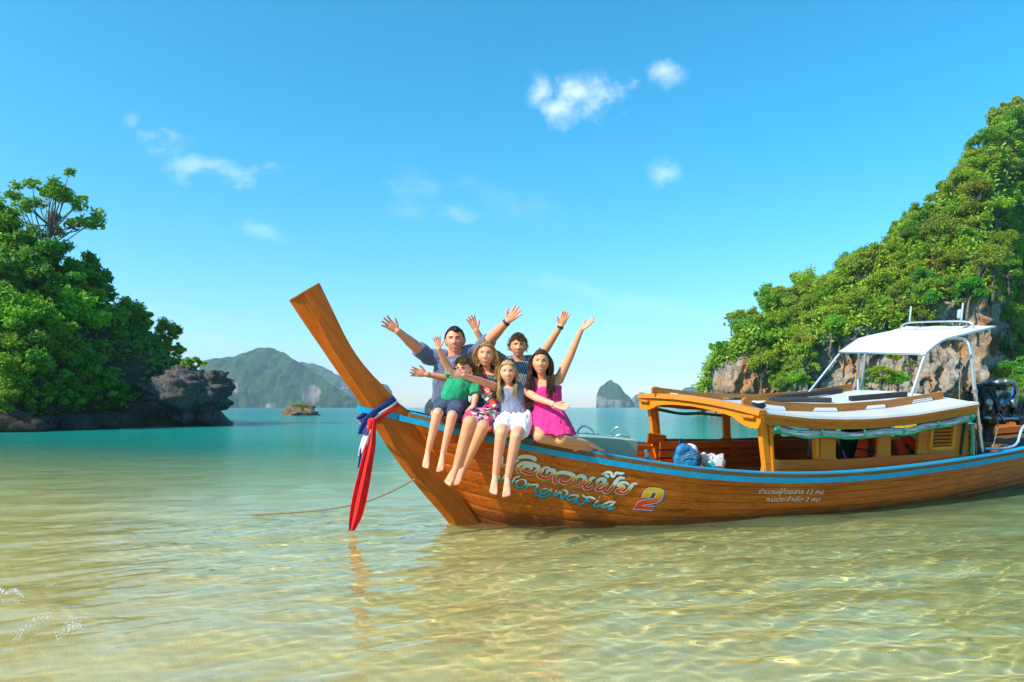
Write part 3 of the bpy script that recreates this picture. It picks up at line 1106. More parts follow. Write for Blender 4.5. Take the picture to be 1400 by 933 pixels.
# ------------------------------------------------------------------ far islands
def island(name, sil, dist, seed, depth=.9, lump=3.0, cliffs=()):
    sil = np.array(sil, float)
    pxs = np.linspace(sil[0, 0], sil[-1, 0], int(max(40, (sil[-1, 0] - sil[0, 0]) * 1.1)))
    nf, nb = 44, 14
    P = np.zeros((nf + nb, len(pxs), 3))
    for i, px in enumerate(pxs):
        zr = max(.5, (HORIZON - np.interp(px, sil[:, 0], sil[:, 1])) / F_PX * dist)
        for j in range(nf + nb):
            if j < nf:
                q = j / (nf - 1)
                z = -2 + (zr + 2) * (q ** .8)
                Y = dist + depth * zr * (q ** 1.7)
            else:
                q = (j - nf + 1) / nb
                z = zr * (1 - q * q) - 2 * q
                Y = dist + depth * zr * (1 + .9 * q)
            P[j, i] = ((px - 700) / F_PX * Y, Y, z)
    flat = P.reshape(-1, 3)
    k = dist / 1500
    big = fbm(flat, .012 / k, 4, seed).reshape(P.shape[:2])
    fine = fbm(flat, .075 / k, 3, seed + 5).reshape(P.shape[:2])
    ridge = fbm(flat * np.array([1, .3, .3]), .02 / k, 3, seed + 8).reshape(P.shape[:2])
    P[:, :, 1] -= (22 * big + 24 * np.abs(ridge)) * k
    P[:, :, 2] += np.clip(P[:, :, 2] / (10 * k), 0, 1) * (lump * fine * k)
    me = mesh_np(name, P.reshape(-1, 3), grid_faces(nf + nb, len(pxs)))
    rockness = np.zeros(P.shape[:2])
    for (cx, cy, rx, ry) in cliffs:
        pyv = HORIZON - (P[:, :, 2]) / P[:, :, 1] * F_PX
        pxv = 700 + P[:, :, 0] / P[:, :, 1] * F_PX
        rockness = np.maximum(rockness, 1 - ((pxv - cx) / rx) ** 2 - ((pyv - cy) / ry) ** 2)
    rockness = np.clip(rockness, 0, 1)
    rockness = np.clip(rockness * (1 + 1.2 * fbm(flat * np.array([1, 1, .25]), .03 / k, 4, seed + 3).reshape(P.shape[:2])), 0, 1)
    attr(me, 'rockness', rockness)
    t = NT('island_' + name)
    n = t.noise(t.coords(), .05 / k, 6, .7)
    c = t.mix(t.maprange(n, .3, .7), (.008, .032, .005), (.045, .088, .012))
    st = t.noise(t.coords((1, 1, .12)), .045 / k, 5, .65)
    rc = t.ramp(st, [(.35, (.05, .045, .04)), (.55, (.20, .16, .13)), (.7, (.32, .28, .25))])
    c = t.mix(t.maprange(t.attr('rockness'), .05, .35), c, rc)
    t.set(color=c, rough=.95, spec=.1)
    t.bump(n, .8, 6 * k)
    tag(link(name, me, t.m), kind='structure')


island('wooded_island', [(272, 557), (275, 500), (277, 491), (290, 485), (306, 484), (323, 482), (339, 475), (354, 468), (370, 468), (387, 475), (403, 486), (414, 494), (434, 509), (449, 520), (470, 535), (490, 548), (505, 557)], 1500, 3.0, cliffs=[(426, 540, 16, 16), (323, 530, 3.5, 9), (370, 554, 8, 4)])
island('farther_island', [(395, 557), (405, 500), (414, 491), (427, 493), (445, 500), (460, 509), (480, 518), (500, 521), (520, 523), (529, 525), (534, 531), (538, 545), (541, 557)], 2300, 11.0, cliffs=[(465, 540, 8, 14), (470, 530, 6, 8)])
island('karst_island', [(814, 557), (815, 540), (819, 531), (827, 523), (835, 519), (842, 522), (851, 533), (860, 545), (866, 552), (868, 557)], 2000, 23.0, depth=.5, cliffs=[(820, 549, 10, 9), (840, 552, 26, 7)])
island('small_karst_island', [(860, 557), (863, 545), (868, 538), (875, 537), (882, 538), (895, 545), (910, 550), (922, 557)], 2600, 31.0, depth=.5, cliffs=[(868, 549, 6, 8), (880, 553, 12, 5)])
island('distant_karst_island', [(915, 557), (925, 540), (935, 530), (945, 527), (955, 530), (963, 539), (975, 550), (982, 557)], 3000, 41.0, depth=.6)

# ------------------------------------------------------------------ the hazy air over the bay
hz = MB().box((0, 0, 135), (8400, 8400, 300))
t = NT('haze_air')
t.N.remove(t.p)
vol = t.node('ShaderNodeVolumePrincipled')
vol.inputs['Color'].default_value = (.66, .86, 1.0, 1)
vol.inputs['Density'].default_value = .00024
vol.inputs['Anisotropy'].default_value = .2
t.L.new(vol.outputs[0], t.out.inputs['Volume'])
tag(hz.build('haze', t.m), kind='stuff')
# ================================================================== THE LONG-TAIL BOAT
HEAD, HEEL = math.radians(24), math.radians(5.5)
BO = np.array([-.48, 6.38, 0.])
boat = empty('longtail_boat', tuple(BO))
boat.rotation_euler = (Matrix.Rotation(HEAD, 3, 'Z') @ Matrix.Rotation(HEEL, 3, 'X')).to_euler()
tag(boat, 'varnished wooden long-tail boat with blue gunwale stripe, cabin and painted name', 'boat')
BX = np.array([math.cos(HEAD), math.sin(HEAD), 0])
_Y0 = np.array([-math.sin(HEAD), math.cos(HEAD), 0])
BY = _Y0 * math.cos(HEEL) + np.array([0, 0, 1.]) * math.sin(HEEL)
BZ = -_Y0 * math.sin(HEEL) + np.array([0, 0, 1.]) * math.cos(HEEL)


def bw_(s, t, z):
    """Boat coordinates (along from the bow, towards the beach side, up) to world."""
    return BO + s * BX - t * BY + z * BZ


def to_boat(p):
    d = np.array(p) - BO
    return np.array([d @ BX, -(d @ BY), d @ BZ])


def lp(s, t, z):
    return (s, -t, z)


def smooth_tab(tab):
    tab = np.array(tab, float)
    xs = np.linspace(tab[0, 0], tab[-1, 0], 600)
    ys = np.interp(xs, tab[:, 0], tab[:, 1])
    for _ in range(3):
        k = 15
        ys2 = np.convolve(np.pad(ys, k, mode='reflect', reflect_type='odd'), np.ones(2 * k + 1) / (2 * k + 1), 'valid')
        ys = ys2
    return lambda s: np.interp(s, xs, ys)


SHEER = smooth_tab([(-1.3, 1.16), (-.92, 1.09), (-.746, 1.059), (-.573, 1.016), (-.345, .97), (.005, .889), (.311, .822), (.773, .748), (1.305, .664), (1.806, .590), (2.266, .545), (2.779, .508), (3.336, .488), (3.928, .488), (4.719, .513), (5.584, .55), (6.894, .621), (8, .70), (9.3, .82), (10.4, .96)])
BEAM = smooth_tab([(-1.1, .03), (-.6, .075), (-.42, .22), (-.3, .30), (.005, .46), (.4, .63), (.773, .745), (1.305, .89), (1.806, .98), (2.27, 1.03), (2.78, 1.06), (3.4, 1.08), (3.93, 1.09), (4.72, 1.08), (5.58, 1.04), (6.9, .93), (8, .76), (9.3, .46), (10.2, .14), (10.4, .07)])
WL = smooth_tab([(.0, .05), (.112, .10), (.374, .338), (.964, .641), (1.41, .797), (2.428, .905), (4.176, .957), (5.0, .913), (6.06, .78), (7.76, .496), (9.2, .2), (10.4, .05)])


def z_low(s):
    return np.interp(s, [-.62, -.545, -.438, -.18, .151, .38, .9, 7.5, 9.0, 10.4], [1.06, .985, .855, .504, 0.013, -.28, -.30, -.30, -.05, .7])


def hull_t(s, z):
    zl, zg, b = z_low(s), SHEER(s), BEAM(s)
    t0 = min(.065, b * .9)
    zw = .085
    if s > .25 and zl < zw - .1:
        ww = min(WL(s), b * .985)
        p = math.log(max(.02, (ww - t0) / (b - t0))) / math.log((zw - zl) / (zg - zl))
        p = min(max(p, .08), .95)
        if s < .8:
            p = p * (s - .25) / .55 + .72 * (1 - (s - .25) / .55)
    else:
        p = .72
    q = min(1.15, max(0., (z - zl) / max(.02, zg - zl)))
    return t0 + (b - t0) * q ** p


def sweep(name, sec, ss, mat, parent, sides=(1, -1), smooth_angle=35):
    """Closed section sec(s)->[(t,z)...] carried along the boat, one mesh per side."""
    out = []
    for sd in sides:
        mb = MB()
        mb.loft([[lp(s, sd * t, z) for (t, z) in sec(s)] for s in ss])
        out.append(mb.build(name, mat, parent, angle=smooth_angle))
    return out


SS = np.concatenate([np.linspace(-.56, 1.5, 34), np.linspace(1.6, 10.2, 60)])

# --- hull: inner shell and the planks that can be told apart along it
hull = MB()
for sd in (1, -1):
    rings = []
    for s in SS:
        zl, zg = z_low(s), SHEER(s)
        r = []
        for q in np.linspace(0, 1, 12):
            z = zl + (zg - zl) * q
            r.append(lp(s, sd * max(.01, hull_t(s, z) - .006), z))
        rings.append(r)
    hull.loft(rings, cap=False, closed=False)
hull_ob = hull.build('hull', MAT['hull'], boat, smooth=True)
NPL = 10


def strake_z(s, h):
    """Height of a plank seam that runs parallel to the sheer, h below it at the bow."""
    zg, zl = SHEER(s) - .02, z_low(s)
    g = (zg - zl) / 1.10 if s > .38 else 1.0
    return max(zl, zg - h * g)


for sd in (1, -1):
    for i in range(NPL):
        a, b = (i + 1) * .11 - .0014, i * .11 + .0014
        rings = []
        for s in SS:
            zs = [strake_z(s, h) for h in (a, a - .006, (a * 2 + b) / 3, (a + 2 * b) / 3, b + .006, b)]
            off = [-.0055, 0, .0008, .0008, 0, -.0055]
            rings.append([lp(s, sd * (hull_t(s, z) + o), z) for z, o in zip(zs, off)])
        MB().loft(rings, cap=False, closed=False).build('plank', MAT['hull'], hull_ob, angle=50)

# blue stripe, rail and thin blue cap
SG = np.concatenate([np.linspace(-.64, 1.5, 34), np.linspace(1.6, 10.3, 60)])
sweep('gunwale_stripe', lambda s: [(BEAM(s) - .01, SHEER(s) - .052), (BEAM(s) + .014, SHEER(s) - .050), (BEAM(s) + .016, SHEER(s)), (BEAM(s) - .01, SHEER(s))], SG, MAT['blue'], boat)
sweep('gunwale_rail', lambda s: [(BEAM(s) - .075, SHEER(s) + .001), (BEAM(s) + .010, SHEER(s) + .001), (BEAM(s) + .010, SHEER(s) + .036), (BEAM(s) - .075, SHEER(s) + .036)], np.concatenate([np.linspace(-.56, 1.5, 34), np.linspace(1.6, 10.3, 60)]), MAT['rail'], boat)
sweep('gunwale_cap', lambda s: [(BEAM(s) - .08, SHEER(s) + .037), (BEAM(s) + .003, SHEER(s) + .037), (BEAM(s) + .001, SHEER(s) + .048), (BEAM(s) - .08, SHEER(s) + .048)], np.concatenate([np.linspace(-.54, 1.5, 34), np.linspace(1.6, 10.3, 60)]), MAT['blue'], boat)
def inner_sec(s):
    z0 = max(z_low(s) + .06, SHEER(s) - .5)
    a, b = max(.02, hull_t(s, z0) - .09), max(.03, BEAM(s) - .10)
    return [(a, z0), (b, SHEER(s) + .030), (b + .02, SHEER(s) + .030), (a + .02, z0)]


sweep('inner_planking', inner_sec, np.linspace(.2, 10.0, 50), MAT['inner'], boat)

# --- stem: the tall prow board, bevelled towards the front
front = catmull([(.05, -.26), (-.127, .017), (-.379, .31), (-.655, .651), (-.953, 1.112), (-1.123, 1.345), (-1.295, 1.59), (-1.426, 1.777), (-1.545, 1.953)], 30)
back = catmull([(.38, -.26), (.151, .013), (-.18, .504), (-.438, .876), (-.55, 1.060), (-.636, 1.130), (-.768, 1.269), (-.936, 1.442), (-1.075, 1.635), (-1.211, 1.896), (-1.318, 2.106)], 30)
rings = []
for i, (f, b) in enumerate(zip(front, back)):
    d = norm(f - b)
    bev = (.06 + .06 * max(0, (i - 12) / 17)) * (1 if i > 3 else .8)
    w = .066 + .012 * (i / 29)
    m = f - d * bev
    mid = (m + b) / 2
    rings.append([lp(b[0], w * .93, b[1]), lp(mid[0], w * 1.02, mid[1]), lp(m[0], w, m[1]), lp(f[0], .018, f[1]), lp(f[0], -.018, f[1]), lp(m[0], -w, m[1]), lp(mid[0], -w * 1.02, mid[1]), lp(b[0], -w * .93, b[1])])
stem = MB().loft(rings).build('stem', MAT['prow'], boat, angle=28)
# pale sawn end on top of the prow
e0, e1 = np.array(front[-1]), np.array(back[-1])
ax = norm(np.array([e0[0] - front[-3][0], e0[1] - front[-3][1]]))
endr = []
for k, off in ((0, .001), (1, .014)):
    o = ax * off
    endr.append([lp(e1[0] + o[0], .074, e1[1] + o[1]), lp(e0[0] * .7 + e1[0] * .3 + o[0], .080, e0[1] * .7 + e1[1] * .3 + o[1]), lp(e0[0] + o[0], .020, e0[1] + o[1]), lp(e0[0] + o[0], -.020, e0[1] + o[1]), lp(e0[0] * .7 + e1[0] * .3 + o[0], -.080, e0[1] * .7 + e1[1] * .3 + o[1]), lp(e1[0] + o[0], -.074, e1[1] + o[1])])
MB().loft(endr).build('end_cap', MAT['yellow_wood'], stem)
# stripe round the stem
ring2 = []
for s in np.linspace(-.62, -.90, 8):
    ring2.append(s)
for sd in (1, -1):
    mb = MB()
    rr = []
    for s in np.linspace(-.61, -.975, 10):
        u = (s + .61) / (-.365)
        t = .078 if u < .72 else .078 - (.078 - .020) * (u - .72) / .28
        z = SHEER(s)
        rr.append([lp(s, sd * (t - .02), z - .05), lp(s, sd * (t + .004), z - .048), lp(s, sd * (t + .004), z + .002), lp(s, sd * (t - .02), z + .002)])
    mb.loft(rr)
    mb.build('stem_stripe', MAT['blue'], stem, angle=30)

# --- decks
def deck_half(s, z):
    return max(.02, hull_t(s, z) - .05)


for k, s0 in enumerate(np.arange(-.45, 1.05, .11)):
    s1 = s0 + .104
    zt = lambda s: SHEER(s) + .012
    mb = MB()
    for_ = [(s0, s1)]
    rr = []
    for s in (s0, s1):
        h = max(.03, BEAM(s) - .085)
        rr.append([lp(s, h, zt(s)), lp(s, -h, zt(s)), lp(s, -h, zt(s) - .022), lp(s, h, zt(s) - .022)])
    mb.loft(rr)
    mb.build('foredeck_plank', MAT['rail'], boat)
mb = MB()
rr = []
for s in np.linspace(.9, 9.2, 30):
    h = deck_half(s, .13)
    rr.append([lp(s, h, .13), lp(s, -h, .13), lp(s, -h, .10), lp(s, h, .10)])
mb.loft(rr)
mb.build('floor_deck', MAT['inner'], boat)
mb = MB()
rr = []
for s in np.linspace(6.3, 9.9, 16):
    h = max(.04, BEAM(s) - .10)
    z = SHEER(s) - .14
    rr.append([lp(s, h, z), lp(s, -h, z), lp(s, -h, z - .03), lp(s, h, z - .03)])
mb.loft(rr)
mb.build('stern_deck', wood('worn_deck', (.10, .04, .015), (.17, .07, .025), (.26, .12, .04), rough=.7, coat=0), boat)
MB().box(lp(1.06, 0, .44), (.03, 1.35, .62)).build('bow_bulkhead', MAT['inner'], boat)

# grey-green locker behind the foredeck, with wooden edge
lk = MB()
lk.extrude([lp(1.0, .30, .50), lp(1.72, .30, .50), lp(1.72, .30, .785), lp(1.0, .30, .83)], (0, .42, 0))
lock = lk.build('deck_locker', MAT['greybox'], boat, bevel=.006)
MB().beam(lp(.95, .42, .66), lp(1.72, .42, .625), .05, .025).build('locker_edge', MAT['yellow_wood'], lock)


# --- cabin
def roof_z(s):
    return float(np.interp(s, [2.3, 2.64, 3.25, 3.7, 4.08, 4.8, 5.8, 6.2], [1.185, 1.125, 1.072, 1.060, 1.060, 1.10, 1.215, 1.26]))


def roof_top(s, t):
    return roof_z(s) + .05 * (1 - (t / .95) ** 2)


S_F, S_B = 2.66, 5.83
rs = np.linspace(S_F - .02, S_B, 22)
ts = np.linspace(-.955, .955, 15)
V, mbr = [], MB()
top = [[lp(s, t, roof_top(s, t) + .012) for t in ts] for s in rs]
bot = [[lp(s, t, roof_top(s, t) - .012) for t in ts[::-1]] for s in rs]
mbr.loft([a + b for a, b in zip(top, bot)])
roof = mbr.build('cabin_roof', MAT['white_roof'], boat, angle=30)
for sd in (1, -1):
    mb = MB()
    mb.loft([[lp(s, sd * .945, roof_z(s) - .105), lp(s, sd * .985, roof_z(s) - .105), lp(s, sd * .985, roof_z(s) - .035), lp(s, sd * .945, roof_z(s) - .035)] for s in rs])
    mb.build('fascia', MAT['yellow_wood'], roof)
    mb = MB()
    mb.loft([[lp(s, sd * .94, roof_z(s) - .034), lp(s, sd * 1.0, roof_z(s) - .034), lp(s, sd * 1.0, roof_z(s) - .004), lp(s, sd * .94, roof_z(s) - .004)] for s in rs])
    mb.build('fascia_moulding', MAT['yellow_wood'], roof)
    mb = MB()
    mb.loft([[lp(s, sd * .90, roof_z(s) - .003), lp(s, sd * .997, roof_z(s) - .003), lp(s, sd * .985, roof_z(s) + .020), lp(s, sd * .90, roof_z(s) + .022)] for s in rs])
    mb.build('roof_edge', MAT['white_roof'], roof)
# front beam with hanging corbels at both ends
prof_t = np.array([-1.0, -.97, -.88, -.78, -.70, -.62, -.52, -.3, 0, .3, .52, .62, .70, .78, .88, .97, 1.0])
drop = np.array([.085, .15, .165, .16, .135, .105, .095, .085, .080, .085, .095, .105, .135, .16, .165, .15, .085])
camb = .05 * (1 - (prof_t / 1.0) ** 2)
zf = roof_z(S_F)
poly = [lp(S_F - .045, t, zf + c - d) for t, c, d in zip(prof_t, camb, drop)] + [lp(S_F - .045, t, zf + c - .025) for t, c in zip(prof_t[::-1], camb[::-1])]
mb = MB()
n = len(prof_t)
A = [lp(S_F - .055, t, zf + c - d) for t, c, d in zip(prof_t, camb, drop)] + [lp(S_F - .055, t, zf + c - .026) for t, c in zip(prof_t, camb)]
Bq = [lp(S_F + .0, t, zf + c - d) for t, c, d in zip(prof_t, camb, drop)] + [lp(S_F + .0, t, zf + c - .026) for t, c in zip(prof_t, camb)]
Fs = []
for i in range(n - 1):
    Fs += [(i, i + 1, n + i + 1, n + i), (2 * n + i, 3 * n + i, 3 * n + i + 1, 2 * n + i + 1), (i, 2 * n + i, 2 * n + i + 1, i + 1), (n + i, n + i + 1, 3 * n + i + 1, 3 * n + i)]
Fs += [(0, n, 3 * n, 2 * n), (n - 1, 3 * n - 1, 4 * n - 1, 2 * n - 1)]
mb.add(A + Bq, Fs)
fb = mb.build('front_beam', MAT['beam'], boat, angle=30)
mb = MB()
mb.loft([[lp(S_F - .09, t, zf + c - .024), lp(S_F + .01, t, zf + c - .024), lp(S_F + .01, t, zf + c + .030), lp(S_F - .075, t, zf + c + .030)] for t, c in zip(prof_t, camb)])
mb.build('front_cornice', MAT['beam'], fb, angle=30)
for t in (-.86, .86):
    MB().box(lp(S_F - .075, t, zf - .045), (.05, .17, .03)).build('corbel_block', MAT['beam'], fb, bevel=.008)

# posts and walls
NEAR_T, FAR_T = .905, -.905


def post(s0, z0, s1, z1, t, w=.085, d=.06, mat='beam', name='cabin_post'):
    return MB().beam(lp(s0, t, z0), lp(s1, t, z1), d, w, up=(1, 0, 0)).build(name, MAT[mat], boat, bevel=.006)


def rot_up(a, b):
    return None


for t in (NEAR_T, FAR_T):
    post(2.86, .38, 2.70, roof_z(2.7) - .06, t, .075)
    post(2.90, .38, 2.78, roof_z(2.8) - .06, t * 1.012, .03, .075, name='post_trim')
    MB().extrude([lp(2.76, t - .03, .52), lp(2.96, t - .03, .50), lp(2.96, t - .03, .655), lp(2.84, t - .03, .675), lp(2.775, t - .03, .655)], (0, -.05, 0)).build('post_knee', MAT['beam'], boat, bevel=.008)

# near wall: one pierced board per bay (sill, pillars, louvred panel)
def sill_z(s):
    return float(np.interp(s, [2.8, 3.8, 5.8], [.655, .630, .66]))


mb = MB()
ss = np.linspace(2.93, 5.90, 16)
mb.loft([[lp(s, NEAR_T + .012, SHEER(s) + .02), lp(s, NEAR_T + .012, sill_z(s)), lp(s, NEAR_T - .022, sill_z(s)), lp(s, NEAR_T - .022, SHEER(s) + .02)] for s in ss])
mb.build('side_wall', MAT['sill'], boat)
mb = MB()
mb.loft([[lp(s, FAR_T + .02, SHEER(s) + .02), lp(s, FAR_T + .02, .60 + (sill_z(s) - .64)), lp(s, FAR_T - .015, .60 + (sill_z(s) - .64)), lp(s, FAR_T - .015, SHEER(s) + .02)] for s in ss])
mb.build('side_wall', MAT['inner'], boat)


def pillar(s0, s1, t, zlo, lean, mat, r=.05):
    """Flat pillar whose foot flares into rounded window corners."""
    zt = roof_z((s0 + s1) / 2) - .04
    L_, R_ = [], []
    for k in range(6):
        a = PI / 2 * k / 5
        L_.append((s0 - r * (1 - math.sin(a)), zlo + r * (1 - math.cos(a))))
        R_.append((s1 + r * (1 - math.sin(a)), zlo + r * (1 - math.cos(a))))
    pts = L_ + [(s0 - lean, zt)] + [(s1 - lean, zt)] + R_[::-1]
    return MB().extrude([lp(s, t + .006, z) for s, z in pts], (0, .03, 0)).build('window_pillar', MAT[mat], boat)


pillar(3.52, 3.73, NEAR_T, .632, .03, 'yellow_wood')
pillar(4.36, 4.55, NEAR_T, .637, .03, 'yellow_wood')
MB().beam(lp(3.50, NEAR_T - .03, .63), lp(3.45, NEAR_T - .03, 1.0), .05, .04, up=(1, 0, 0)).build('window_jamb', MAT['beam'], boat)
for s0, s1 in ((3.86, 3.97), (4.72, 4.82), (5.36, 5.46)):
    pillar(s0, s1, FAR_T, .60 + sill_z(s0) - .64, .05, 'beam', .045)
# louvred panel on the near wall
pan = MB()
zlo, zhi = sill_z(5.3) - .0, roof_z(5.3) - .10
pan.extrude([lp(4.99, NEAR_T + .004, zlo), lp(5.15, NEAR_T + .004, zlo), lp(5.15, NEAR_T + .004, zhi), lp(4.97, NEAR_T + .004, zhi - .01)], (0, .03, 0))
pan.extrude([lp(5.58, NEAR_T + .004, zlo), lp(5.86, NEAR_T + .004, zlo), lp(5.80, NEAR_T + .004, zhi + .03), lp(5.56, NEAR_T + .004, zhi)], (0, .03, 0))
pan.extrude([lp(5.151, NEAR_T + .003, zlo), lp(5.579, NEAR_T + .003, zlo), lp(5.579, NEAR_T + .003, zlo + .05), lp(5.151, NEAR_T + .003, zlo + .05)], (0, .028, 0))
louv = pan.build('louvre_panel', MAT['yellow_wood'], boat)
fr = MB()
for a, b in (((5.17, zlo + .055), (5.17, zhi)), ((5.555, zlo + .055), (5.545, zhi)), ((5.17, zlo + .06), (5.555, zlo + .06)), ((5.17, zhi - .005), (5.545, zhi - .005))):
    fr.beam(lp(a[0], NEAR_T + .012, a[1]), lp(b[0], NEAR_T + .012, b[1]), .034, .03, up=(0, 1, 0))
fr.build('louvre_frame', MAT['beam'], louv)
for k in range(7):
    z = zlo + .09 + k * (zhi - zlo - .12) / 7
    MB().beam(lp(5.19, NEAR_T + .004, z), lp(5.535, NEAR_T + .004, z + .002), .008, .048, up=(0, -.75, .66)).build('louvre_slat', MAT['yellow_wood'], louv)
MB().box(lp(5.36, NEAR_T - .022, (zlo + zhi) / 2), (.38, .004, zhi - zlo - .06)).build('louvre_backing', MAT['dark_shell'], louv)
MB().beam(lp(5.70, NEAR_T + .022, sill_z(5.7) - .03), lp(5.72, NEAR_T + .022, roof_z(5.7) - .12), .022, .022, up=(1, 0, 0)).build('black_strip', MAT['black'], louv)
# cabin stern wall, seen through the windows
MB().box(lp(5.84, 0, .42), (.03, 1.7, .50)).build('stern_wall', MAT['inner'], boat)

# benches: seats and slatted backs on both sides
for sd in (1, -1):
    for k, (z, h) in enumerate(((.545, .085), (.440, .075), (.345, .065))):
        if sd == 1:
            continue
        MB().beam(lp(2.80, sd * .80, z), lp(5.25, sd * .80, z - .01), .022, h, up=(0, 0, 1)).build('bench_slat', MAT['inner'], boat)
    for k in range(4):
        MB().beam(lp(2.85, sd * (.74 - .095 * k), .285), lp(5.4, sd * (.74 - .095 * k), .285), .085, .024).build('bench_seat_plank', MAT['inner'], boat)
for s in (3.15, 3.95, 4.75):
    MB().beam(lp(s, -.785, .15), lp(s - .03, -.785, .58), .03, .06, up=(1, 0, 0)).build('bench_support', MAT['inner'], boat)
for z, h in ((.50, .07), (.40, .06), (.30, .06)):
    MB().beam(lp(1.72, -.80 - .06, z + .06), lp(2.72, -.86, z), .02, h).build('bow_bench_slat', MAT['inner'], boat)
MB().beam(lp(2.66, -.87, .63), lp(2.9, -.87, .60), .03, .13).build('bench_end', MAT['inner'], boat, bevel=.01)
# beige panel and slanting rod inside the cabin
MB().box(lp(5.18, -.56, .66), (.02, .40, .62)).build('partition', plain('beige_board', (.38, .31, .25), .7), boat)
MB().tube([lp(5.05, -.36, .95), lp(5.22, -.20, .42)], .012, 8).build('white_rod', MAT['white_roof'], boat)
# dark green curtain
cv = []
mbc = MB()
gx = np.linspace(0, 1, 50)
mbc.loft([[lp(5.12 + .62 * x, -.22 + .035 * math.sin(x * 40) + .012 * math.sin(x * 93), z) for x in gx] for z in np.linspace(.30, 1.10, 8)], closed=False)
mbc.build('curtain', cloth('dark_green_curtain', (.006, .075, .060), var=.3), boat, smooth=True)

# rolled-up clear tarpaulin with green edge along the near windows, and one on the far side
TARP = NT('clear_tarp')
tn = TARP.noise(TARP.coords((1.5, 14, 14)), 4, 6, .65, 1.0)
TARP.set(color=TARP.ramp(tn, [(.35, (.16, .18, .19)), (.52, (.42, .46, .46)), (.7, (.62, .66, .66))]), rough=.3, spec=.6)
TARP.bump(tn, .6, .02)
GREEN = plain('green_tarp_edge', (.008, .30, .115), .5, var=.15)
for sd, mat_a in ((1, TARP.m), (-1, GREEN)):
    rr = []
    sl = np.linspace(2.80, 5.78, 46)
    for i, s in enumerate(sl):
        u = (s - 2.80) / 2.98
        sag = .018 * math.sin(u * 4 * PI) ** 2 + .02 * math.sin(u * PI)
        zc = roof_z(s) - .105 - .034 - sag
        r = []
        for k in range(14):
            a = 2 * PI * k / 14
            wob = 1 + .16 * math.sin(3 * a + s * 5) + .10 * math.sin(5 * a - s * 11)
            r.append(lp(s, sd * (.955 + .030 * math.cos(a) * wob), zc + (.036 if sd == 1 else .018) * math.sin(a) * wob))
        rr.append(r)
    tb = MB().loft(rr).build('rolled_tarp', mat_a, boat, smooth=True)
    if sd == 1:
        ed = [[lp(s, .967 + .012, roof_z(s) - .105 - .034 - .018 * math.sin((s - 2.8) / 2.98 * 4 * PI) ** 2 - .02 * math.sin((s - 2.8) / 2.98 * PI) - .030 + .004 * math.sin(s * 13))] for s in sl]
        MB().tube([e[0] for e in ed], .010, 7).build('tarp_edge', GREEN, tb, smooth=True)
        for s in (2.83, 3.42, 4.02, 4.62, 5.16, 5.74):
            w = .07 if s in (2.83, 5.74) else .028
            zt = roof_z(s) - .10
            u = (s - 2.80) / 2.98
            sg = .018 * math.sin(u * 4 * PI) ** 2 + .02 * math.sin(u * PI)
            zb = zt - .085 - sg
            MB().loft([[lp(s - w / 2, .945, zt), lp(s + w / 2, .945, zt)], [lp(s - w / 2, .993, zt - .012), lp(s + w / 2, .993, zt - .012)], [lp(s - w * .45 + .01, 1.0, (zt + zb) / 2), lp(s + w * .45 + .01, 1.0, (zt + zb) / 2)], [lp(s - w * .4, .985, zb), lp(s + w * .4, .985, zb)], [lp(s - w * .4, .93, zb - .004), lp(s + w * .4, .93, zb - .004)]], cap=False, closed=False).build('tarp_tie', GREEN, tb, smooth=True)
# hanging green and grey tarp ends by the stern pole
for k in range(3):
    MB().tube(catmull([lp(5.78 + .02 * k, .96, .98), lp(5.84 + .03 * k, .95, .80), lp(5.86 + .05 * k, .94, .62)], 8), [.012 - .002 * k] * 8, 6).build('tarp_cord', (GREEN, TARP.m, MAT['rope'])[k], boat, smooth=True)

# boards on edge along the roof, with scooped lower edges showing white roof
for sd, sa, sb in ((1, 2.70, 5.72), (-1, 2.52, 5.75)):
    tt = .62
    ss = np.linspace(sa, sb, 90)
    rr = []
    for s in ss:
        base = roof_top(s, tt) + .012
        ph = (s - sa) / (sb - sa) * 4.0
        f = ph % 1
        notch = .042 if .30 < f < .78 else 0.0
        if s < sa + .25:
            notch = 0
        h = .085 if s > sa + .03 else .06
        rr.append([lp(s, sd * tt, base + notch), lp(s, sd * (tt + .03), base + notch), lp(s, sd * (tt + .03), base + h), lp(s, sd * tt, base + h)])
    MB().loft(rr).build('roof_board', MAT['brown_rail'], roof)
# canopy over the helm: white cloth on a pipe frame
def cz(s):
    return float(np.interp(s, [5.42, 5.75, 6.68], [1.76, 1.945, 2.145]))


sc_ = np.concatenate([np.linspace(5.42, 5.75, 6), np.linspace(5.80, 6.68, 14)])
tc_ = np.linspace(-.60, .58, 20)
rng = np.random.default_rng(4)
mb = MB()
pts = lambda dz: [[lp(s, t, cz(s) + dz - .020 * math.sin((t + .6) / 1.18 * PI) * math.sin(min(1, max(0, (s - 5.75) / .93)) * PI) + .004 * math.sin(t * 14 + s * 9)) for t in tc_] for s in sc_]
a, b = pts(.004), pts(-.004)
mb.loft([x + y[::-1] for x, y in zip(a, b)])
can = mb.build('canopy', MAT['white_cloth'], boat, angle=14)
ST, BG = MAT['steel'], MAT['bluegrey_pipe']


def pipe(name, pts, r, mat, parent, n=10, m=24):
    return MB().tube(catmull([lp(*p) for p in pts], m), r, n).build(name, mat, parent, smooth=True)


